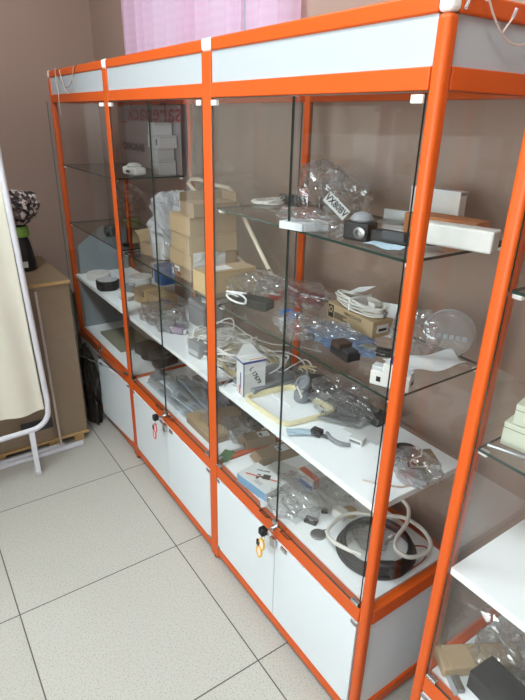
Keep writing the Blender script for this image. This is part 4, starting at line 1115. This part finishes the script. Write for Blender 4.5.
G().box(-.055, -.03, .006, .055, .03, .04).build('body', 'whitep', t, bevel=.012, seg=4, smooth=True)
G().lathe([(.03, 0), (.034, .004), (.02, .014)], 24, c=(0, 0, .04)).build('dome', 'whitep', t, smooth=True)
G().box(-.018, -.0306, .016, .014, -.0299, .026).build('display', 'black', t, bevel=.0002)
G().box(-.02, -.015, 0, .02, .015, .006).build('foot', 'grey', t)
z = ZG2
t = thing('webcam', 'small round black camera on the middle glass shelf of the far bay', 'camera', (-1.93, .09, z), .4)
G().lathe([(.028, 0), (.032, .004), (.034, .04), (.03, .048), (.012, .05)], 28).build('body', 'black', t, smooth=True)
G().box(.026, -.008, .002, .05, .008, .014).build('bracket', 'black', t, bevel=.002)
G().lathe([(.012, 0), (.014, .004), (.01, .006)], 16).build('lens', 'dgrey', t, smooth=True)
l_ = t.children[-1]; l_.rotation_euler = (PI / 2, 0, 0); l_.location = (0, -.033, .024)
z = ZW
t = thing('round_speaker', 'round black device with a pale face on the white shelf of the far bay', 'device', (-2.02, .075, z), .3)
G().lathe([(.05, 0), (.057, .006), (.06, .03), (.06, .046), (.054, .05)], 36).build('body', 'black', t, smooth=True)
G().lathe([(.05, 0), (.05, .0014), (.001, .0022)], 36, c=(0, 0, .05)).build('face', 'lgrey', t, smooth=True)
G().lathe([(.012, 0), (.013, .006), (.01, .008)], 16).build('knob', 'dgrey', t, smooth=True)
l_ = t.children[-1]; l_.rotation_euler = (PI / 2, 0, 0); l_.location = (.02, -.058, .018)
for i, (x, y, r_, n, lab) in enumerate(((-2.24, .1, .065, 2, 'pair of white round lids at the far left of the white shelf'), (-1.95, .23, .06, 4, 'stack of pale round lids behind the first joint post'))):
    for k in range(n):
        lab2 = ('lower' if k == 0 else 'upper') + ' white round lid at the far left end of the white shelf' if i == 0 else ('lowest', 'second lowest', 'second highest', 'topmost')[k] + ' pale round lid in the stack behind the first joint post'
        t = thing('round_container', lab2, 'lid', (x, y, z + k * .0165), 0, 'pale round lids stacked on the white shelf')
        G().lathe([(r_ - .003, 0), (r_, .002), (r_, .013), (r_ - .003, .016), (r_ - .008, .0155)], 32).build('lid', 'whitep', t, smooth=True)
t = thing('plastic_cup', 'white plastic cup beside the stack of pale lids', 'cup', (-1.86, .13, z))
G().lathe([(.022, 0), (.024, .002), (.03, .055), (.032, .058), (.029, .058), (.022, .006)], 24).build('cup', 'frost', t, smooth=True)
t = thing('bowl', 'low white bowl in front of the plastic cup', 'bowl', (-1.80, .09, z))
G().lathe([(.02, 0), (.035, .012), (.04, .026), (.038, .026), (.03, .012), (.01, .004)], 24).build('bowl', 'whitep', t, smooth=True)
t = thing('grey_sheet', 'grey plastic sheet standing against the end glass above the white shelf of the far bay', 'plastic sheet', (-2.374, .185, z), 0)
o = G().prism([(-.145, 0), (.14, 0), (.14, .24), (.0, .262), (-.145, .16)], -.0015, .0015).build('panel', 'bluegrey', t); o.rotation_euler = (PI / 2, 0, PI / 2)
z = ZT
t = thing('grey_sheet', 'grey board standing against the end glass below the white shelf of the far bay', 'board', (-2.372, .185, z), 0)
o = G().box(-.004, -.15, 0, .004, .15, .27).build('panel', 'bluegrey', t)
t = thing('green_box', 'flat dull green box with a pale rim on the bottom level of the far bay', 'box', (-2.06, .16, z), 0)
G().box(-.16, -.09, 0, .16, .09, .014).build('tray', 'dgreen', t, bevel=.002)
G().box(-.15, -.08, .0142, .15, .08, .0146).build('lid', 'dgreen', t)

# ================================================================== KEYS ON THE LOCKS
def keys(x, tagm, label, tone):
    t = thing('key_ring', label, 'keys', (x - .004, -.018, ZD - .006)); t.scale = (1.25, 1.25, 1.25)
    G().tube([(0, .001, 0), (0, -.012, 0)], .0022, n=8).build('key_blade', 'chrome', t, smooth=True)
    G().box(-.011, -.030, -.008, .009, -.012, .012).build('key_head', 'black', t, bevel=.004, seg=3, smooth=True)
    G().tube([(.002 + .008 * math.cos(k * PI / 10), -.022, -.014 + .009 * math.sin(k * PI / 10)) for k in range(20)], .0009, n=5, closed=True).build('ring', 'chrome', t, smooth=True)
    k2 = G().box(-.022, -.0275, -.052, -.008, -.021, -.034).build('spare_key_head', 'black', t, bevel=.003, seg=3, smooth=True)
    for dx, dz in ((-.001, -.038), (-.011, -.068)):
        pts = [(dx + .0095 * math.cos(a_) , -.024, dz + .0165 * math.sin(a_)) for a_ in [k * PI / 12 for k in range(24)]]
        tg = G().tube(pts, .0028, n=6, closed=True).build('tag_frame', tagm, t, smooth=True)
        G().prism([(dx + .0085 * math.cos(k * PI / 10), dz + .015 * math.sin(k * PI / 10)) for k in range(20)], -.0006, .0006).build('tag_paper', tone, tg)
        tg.children[0].rotation_euler = (PI / 2, 0, 0); tg.children[0].location = (0, -.024, 0)
keys(-.3955, 'yellowtag', 'keys with yellow tags hanging in the lock of the nearest joined bay', 'tagpaper')
keys(-1.193, 'pinktag', 'keys with pink tags hanging in the lock of the middle bay', 'tagpaper')

# ================================================================== WIRES ON TOP
def topwire(name, label, paths, mats, bulbs=()):
    o_ = Vector(paths[0][0]); t = thing(name, label, 'string lights', o_)
    for p_, m_ in zip(paths, mats):
        G().tube([Vector(q) - o_ for q in p_], .0018 if m_ == 'wirec' else .0011, n=6).build('wire', m_, t, smooth=True)
    for q, d in bulbs:
        q = Vector(q) - o_; G().cyl(q, q + Vector(d), .003, n=8).build('bulb', 'frost', t, smooth=True)
def arc(a, b, sag, n=14, y=None):
    a, b = Vector(a), Vector(b); out = []
    for k in range(n + 1):
        s = k / n; q = a.lerp(b, s); q.z -= sag * 4 * s * (1 - s); out.append(q)
    return out
topwire('string_light', 'thin light-string wire draped over the fascia of the far bay',
        [[(-2.22, .06, 1.803), (-2.225, -.002, 1.803)] + arc((-2.225, -.004, 1.79), (-1.93, -.004, 1.795), .075) + [(-1.9, .03, 1.804), (-1.78, .06, 1.806)],
         [(-2.24, .05, 1.803), (-2.245, -.004, 1.803), (-2.24, -.005, 1.75), (-2.22, -.006, 1.70), (-2.235, -.005, 1.66), (-2.22, -.006, 1.60)],
         [(-2.18, .04, 1.803)] + arc((-2.17, -.005, 1.79), (-1.95, -.005, 1.795), .10) + [(-1.93, .05, 1.803)]],
        ['wired', 'wirec', 'wirec'])
topwire('string_light', 'clear light string with tiny bulbs draped over the side of the tall corner post end',
        [[(-.03, .08, 1.804), (.003, .06, 1.803), (.006, .075, 1.79)] + arc((.008, .08, 1.79), (.008, .27, 1.79), .055) + [(.004, .29, 1.804), (-.03, .33, 1.804)],
         [(-.02, .02, 1.806), (.004, .05, 1.804), (.008, .03, 1.785)], [(.008, .13, 1.75), (.012, .145, 1.772)]],
        ['wirec', 'wirec', 'wirec'], [((.008, .03, 1.785), (.002, -.008, -.012)), ((.012, .145, 1.772), (.002, .004, .014))])

# ================================================================== RIGHT SHOWCASE CONTENTS
z = ZG2
t = thing('cardboard_box', 'pale grey-green carton on the glass shelf of the separate right cabinet, on top', 'box', (.27, .128, z + .048), .2, 'pale cartons in the right cabinet')
G().box(-.07, -.05, 0, .07, .05, .04).build('carton', 'boxgreen', t, bevel=.001); G().box(-.0705, -.0505, .028, .0705, .0505, .029).build('lid_seam', 'inkg', t)
t = thing('cardboard_box', 'pale grey-green carton on the glass shelf of the separate right cabinet, underneath', 'box', (.27, .128, z), .15, 'pale cartons in the right cabinet')
G().box(-.08, -.055, 0, .08, .055, .047).build('carton', 'boxgreen', t, bevel=.001); G().box(-.0805, -.0555, .036, .0805, .0555, .037).build('lid_seam', 'inkg', t)
t = thing('metal_rod', 'bent bare metal rod lying at the front of the glass shelf in the right cabinet', 'rod', (.25, .06, z))
G().tube([(-.055, -.03, .006), (0, -.012, .006), (.03, .012, .008), (.06, .05, .03), (.12, .08, .05)], .0045, n=8).build('rod', 'steel', t, smooth=True)
G().tube([(.01, -.02, .004), (.06, -.004, .004), (.14, .01, .004)], .003, n=6).build('wire', 'steel', t, smooth=True)
z = ZW
t = thing('bubble_wrap', 'folded bubble wrap on the white shelf of the right cabinet', 'bubble wrap', (.44, .17, z), .2)
def bw(u, v): return ((u - .5) * .22, (v - .5) * .2, .006 + .01 * noise.noise(Vector((u * 3, v * 3, 2))) + .006)
G().sheet(bw, 24, 24, .004).build('sheet', 'bubble', t, smooth=True)
z = ZT
crumple('plastic_bag', 'shiny crumpled clear bag at the back of the bottom level in the right cabinet', (.31, .25, z + .0005), (.22, .16, .1), 58, 'bag')
crumple('plastic_bag', 'clear bag lying along the left side glass in the right cabinet', (.255, .17, z + .0005), (.11, .13, .06), 59, 'bag')
t = thing('paper_parcel', 'brown paper parcel in clear film at the left of the right cabinet', 'parcel', (.226, .118, z), math.radians(60))
G().box(-.085, -.032, 0, .11, .03, .03).build('wrap', 'cardb', t, bevel=.006, smooth=True)
G().box(-.07, -.036, .028, -.01, .024, .036).build('folded_flap', 'cardb', t, bevel=.003)
for i, (x, y, w_, d_, h_, r_, lab) in enumerate(((.345, .07, .18, .075, .052, -.06, 'matt black rectangular box at the front of the right cabinet, left one'), (.42, .19, .12, .08, .10, .1, 'matt black box further right and back in the right cabinet'))):
    t = thing('black_box', lab, 'box', (x, y + .02, z), r_, 'black boxes in the right cabinet')
    G().box(-w_ / 2, -d_ / 2, 0, w_ / 2, d_ / 2, h_).build('body', 'black2', t, bevel=.002)
    G().box(-w_ / 2 - .0004, -d_ / 2 - .0004, h_ * .7, w_ / 2 + .0004, d_ / 2 + .0004, h_ * .715).build('lid_seam', 'black', t)
t = thing('glass_clamp', 'grey metal clamp with a clear sleeve at the front left corner of the right cabinet', 'clamp', (.232, .05, z), -.5)
G().box(-.03, -.008, 0, .03, .008, .01).build('body', 'steel', t, bevel=.002)
G().box(-.03, -.02, 0, .035, -.01, .008).build('sleeve', 'frost', t, bevel=.002)

# ================================================================== LEFT OF THE ROW
# wrapped carton on a pallet
XC = -1.905
t = thing('wrapped_carton', 'tall brown carton in stretch film with wooden battens behind the fabric screen', 'carton', (XC - .27, -.39, 0))
G().box(-.27, -.235, .05, .27, .24, .875).build('carton', 'cardd', t, bevel=.004)
g = G()
def filmface(u, v): return (.2745 + .002 * noise.noise(Vector((u * 7, v * 11, 0))), -.24 + u * .485, .055 + v * .82)
vs = []; fs = []; n1, n2 = 40, 60
for j in range(n2 + 1):
    for i in range(n1 + 1): vs.append(filmface(i / n1, j / n2))
for j in range(n2):
    for i in range(n1): a_ = j * (n1 + 1) + i; fs.append((a_, a_ + 1, a_ + n1 + 2, a_ + n1 + 1))
g.add(vs, fs); g.box(-.272, .2415, .055, .272, .2425, .87); g.box(-.273, -.237, .877, .273, .242, .8775)
g.build('stretch_film', 'film', t, smooth=True)
G().box(-.275, -.245, .8785, .275, .245, .884).build('top_board', 'cardd', t)
G().box(.2745, -.24, .872, .285, .245, .886).build('top_batten', 'wood', t, bevel=.001)
for y0 in (-.22, .04, .17):
    G().box(.18, y0, .0, .27, y0 + .05, .05).build('pallet_block', 'wood', t, bevel=.002)
G().box(.24, -.24, .045, .282, .243, .058).build('pallet_board', 'wood', t, bevel=.001)
G().box(.2775, -.09, .70, .2782, -.03, .74).box(.2775, -.08, .655, .2782, -.02, .66).build('printed_mark', 'ink', t)
G().box(.2775, -.06, .47, .2783, .0, .54).build('dark_label', 'dgrey', t)
G().box(.2775, -.08, .13, .2783, .07, .19).build('dark_strip', 'dgrey', t)

t = thing('bottle', 'tall black bottle with a green collar standing on the wrapped carton', 'bottle', (-2.02, -.33, .887))
t.location = (-2.20, -.285, .887)
G().lathe([(.05, 0), (.062, .004), (.06, .05), (.046, .14), (.036, .165), (.038, .2), (.045, .21), (.036, .225), (.02, .23)], 28).build('body', 'black', t, smooth=True)
G().lathe([(.047, 0), (.05, .003), (.048, .045), (.044, .05)], 28, c=(0, 0, .165)).build('collar', 'greenb', t, smooth=True)
G().box(.047, -.02, .02, .0615, .012, .05).build('label', 'paper', t, bevel=.001)
cl = crumple('patterned_cloth', 'black and white patterned cloth bundled on top of the black bottle', (-2.20, -.28, 1.105), (.17, .2, .165), 71, 'camo', cat='cloth', rough=.3, flatten=.97)

# floor stand with pole
t = thing('floor_stand', 'thin pinkish pole rising from a white floor bar in front of the wrapped carton', 'stand', (-1.86, -.3, 0))
pb_ = aty(55, 437, -.3)
q0, q1 = Vector((-1.865, -.265, .03)), None
d_ = ray(35, 285); tt = (-1.60 - CAM.x) / d_.x
G().tube([(-.005, .0, .03), (-.005, -.012, .86)], .006, n=8).build('pole', 'polep', t, smooth=True)
G().box(-.012, -.85, .002, .012, .11, .022).build('floor_bar', 'tubew', t, bevel=.004, smooth=True)
G().box(-.034, -.85, .002, -.014, .02, .030).build('upper_bar', 'tubew', t, bevel=.004, smooth=True)

# folding fabric screen
XS = -1.715
t = thing('folding_screen', 'white tube framed screen with hanging cream cloth at the left edge', 'screen', (XS, -.85, 0))
def S(y, z): return Vector((0, y + .85, z))
pts = [S(-.405, 1.76), S(-.396, 1.426), S(-.372, .7), S(-.362, .385)]
for k in range(1, 9):
    a_ = k / 8 * PI / 2; pts.append(S(-.365 - .085 * (1 - math.cos(a_)), .335 - .085 * math.sin(a_) + .0))
pts += [S(-.6, .245), S(-.97, .245)]
for k in range(1, 9):
    a_ = k / 8 * PI / 2; pts.append(S(-.97 - .085 * math.sin(a_), .245 + .085 * (1 - math.cos(a_))))
pts += [S(-1.02, 1.76)]
G().tube(pts, .0125, n=10).build('frame', 'tubew', t, smooth=True)
G().tube([S(-1.02, 1.76), S(-.405, 1.76)], .0125, n=10).build('top_rail', 'tubew', t, smooth=True)
for y_ in (-.452, -.95):
    G().box(-.012, y_ + .85 - .012, .022, .012, y_ + .85 + .012, .242).build('leg', 'tubew', t, bevel=.003, smooth=True)
    G().box(-.015, y_ + .85 - .015, 0, .015, y_ + .85 + .015, .026).build('rubber_foot', 'lgrey', t, bevel=.004, smooth=True)
def cl_(u, v):
    yy = -1.03 + u * (.635 - .02 * v); x_ = .010 * math.sin(u * 24 + v * 2) * (.4 + .6 * (1 - v)) + .008 * noise.noise(Vector((u * 4, v * 5, 1)))
    return Vector((x_ - .006, yy + .85 + (1 - v) * .016, .335 + .002 * math.sin(u * 14) + v * 1.40))
vs = []; fs = []; n1, n2 = 90, 40
for j in range(n2 + 1):
    for i in range(n1 + 1): vs.append(cl_(i / n1, j / n2))
for j in range(n2):
    for i in range(n1): a_ = j * (n1 + 1) + i; fs.append((a_, a_ + 1, a_ + n1 + 2, a_ + n1 + 1))
co = G().add(vs, fs).build('cloth', 'cloth', t, smooth=True)
m_ = co.modifiers.new('thickness', 'SOLIDIFY'); m_.thickness = .0015
def hm(u, v):
    p_ = cl_(u, v * .055); return (p_.x + .004, p_.y, p_.z)
G().sheet(hm, 90, 3, .001).build('hem', 'cloth', co, smooth=True)

# dark bag and pipes between carton and cabinet
crumple('rubbish_bag', 'dark shiny plastic bag squeezed between the wrapped carton and the cabinet', (-2.10, -.055, .001), (.22, .075, .44), 81, 'bagd', rough=.36)
t = thing('rolled_sheet', 'thin dark rolled film standing behind the dark bag', 'roll', (-2.27, -.06, 0))
G().tube([(0, 0, .0), (-.02, .01, .7)], .025, n=12).build('roll', 'bagd', t, smooth=True)
G().tube([(0, 0, .0), (-.02, .01, .72)], .01, n=10).build('core', 'dgrey', t, smooth=True)

# ================================================================== OPPOSITE SIDE OF THE ROOM (seen mirrored in the glass)
def bigbox(x, y, z0, w, d, h, label, mat='paper', tape=True, text=None):
    t = thing('cardboard_box', label, 'box', (x, y, z0), 0)
    G().box(-w / 2, -d / 2, 0, w / 2, d / 2, h).build('carton', mat, t, bevel=.003)
    if tape:
        G().box(-w / 2 + .001, d / 2 + .0002, h * .42, w / 2 - .001, d / 2 + .0008, h * .6).box(-.03, d / 2 + .0002, .001, .03, d / 2 + .0008, h - .001).build('tape', 'cardd', t)
    return t
bigbox(-2.57, -.885, 0, .92, .54, .62, 'white carton standing on the floor behind the wrapped brown carton', tape=False)
bigbox(-2.57, -.885, .621, .92, .54, .62, 'white carton in the middle of the tall stack by the left wall', tape=False)
bigbox(-2.57, -.885, 1.242, .92, .54, .5, 'white carton on top of the tall stack by the left wall', tape=False)
for i, (x, w_, zt) in enumerate(((-1.86, .42, 1.53), (-1.18, .32, 1.54))):
    s_ = ('left', 'right')[i]
    bigbox(x, -1.62, 0, w_ + .1, .5, .62, 'large brown carton at the foot of the %s stack across the aisle' % s_, 'cardb')
    bigbox(x, -1.62, .621, w_ + .1, .5, .62, 'large brown carton in the middle of the %s stack across the aisle' % s_, 'cardb')
    bigbox(x, -1.62, 1.242, w_, .5, zt - 1.242, 'white carton crossed with brown tape on top of the %s stack across the aisle' % s_, 'paper')

# ================================================================== CAMERA, LIGHT
cd = bpy.data.cameras.new('camera'); cam = bpy.data.objects.new('camera', cd); COL.objects.link(cam)
cd.sensor_fit = 'VERTICAL'; cd.sensor_height = 24; cd.sensor_width = 18; cd.lens = FPX * 24 / 700; cd.clip_start = .01
rot = Matrix((MR, -MD, -MF)).transposed().to_4x4()
cam.matrix_world = Matrix.Translation(CAM) @ rot
bpy.context.scene.camera = cam

wd = bpy.data.worlds.new('world'); bpy.context.scene.world = wd; wd.use_nodes = True
nt = wd.node_tree; nt.nodes.clear(); bgn = nt.nodes.new('ShaderNodeBackground'); ow = nt.nodes.new('ShaderNodeOutputWorld')
bgn.inputs[0].default_value = (.82, .9, 1, 1); bgn.inputs[1].default_value = .45
nt.links.new(bgn.outputs[0], ow.inputs[0])
ld = bpy.data.lights.new('daylight', 'AREA'); ld.shape = 'RECTANGLE'; ld.size = 1.4; ld.size_y = .9; ld.energy = 2; ld.color = (.9, .95, 1)
lo = bpy.data.objects.new('daylight', ld); COL.objects.link(lo); lo.location = (-1.72, YB + .5, 2.2); lo.rotation_euler = (-PI / 2, 0, 0)

ld = bpy.data.lights.new('fill_light', 'AREA'); ld.shape = 'RECTANGLE'; ld.size = 2.5; ld.size_y = 1.4; ld.energy = 58; ld.color = (.86, .95, 1)  # added fill light outside the unseen front window
lo = bpy.data.objects.new('fill_light', ld); COL.objects.link(lo); lo.location = ((VX0 + VX1) / 2, YF - .16, (VZ0 + VZ1) / 2); lo.rotation_euler = (PI / 2, 0, 0)

sc = bpy.context.scene
sc.view_settings.view_transform = 'Standard'; sc.view_settings.look = 'None'; sc.view_settings.gamma = 1
sc.view_settings.exposure = 0.57; sc.view_settings.use_curve_mapping = False
sc.cycles.max_bounces = 10; sc.cycles.transparent_max_bounces = 48; sc.cycles.diffuse_bounces = 4; sc.cycles.glossy_bounces = 3
sc.cycles.caustics_reflective = False; sc.cycles.caustics_refractive = False
sc.cycles.sample_clamp_indirect = 6
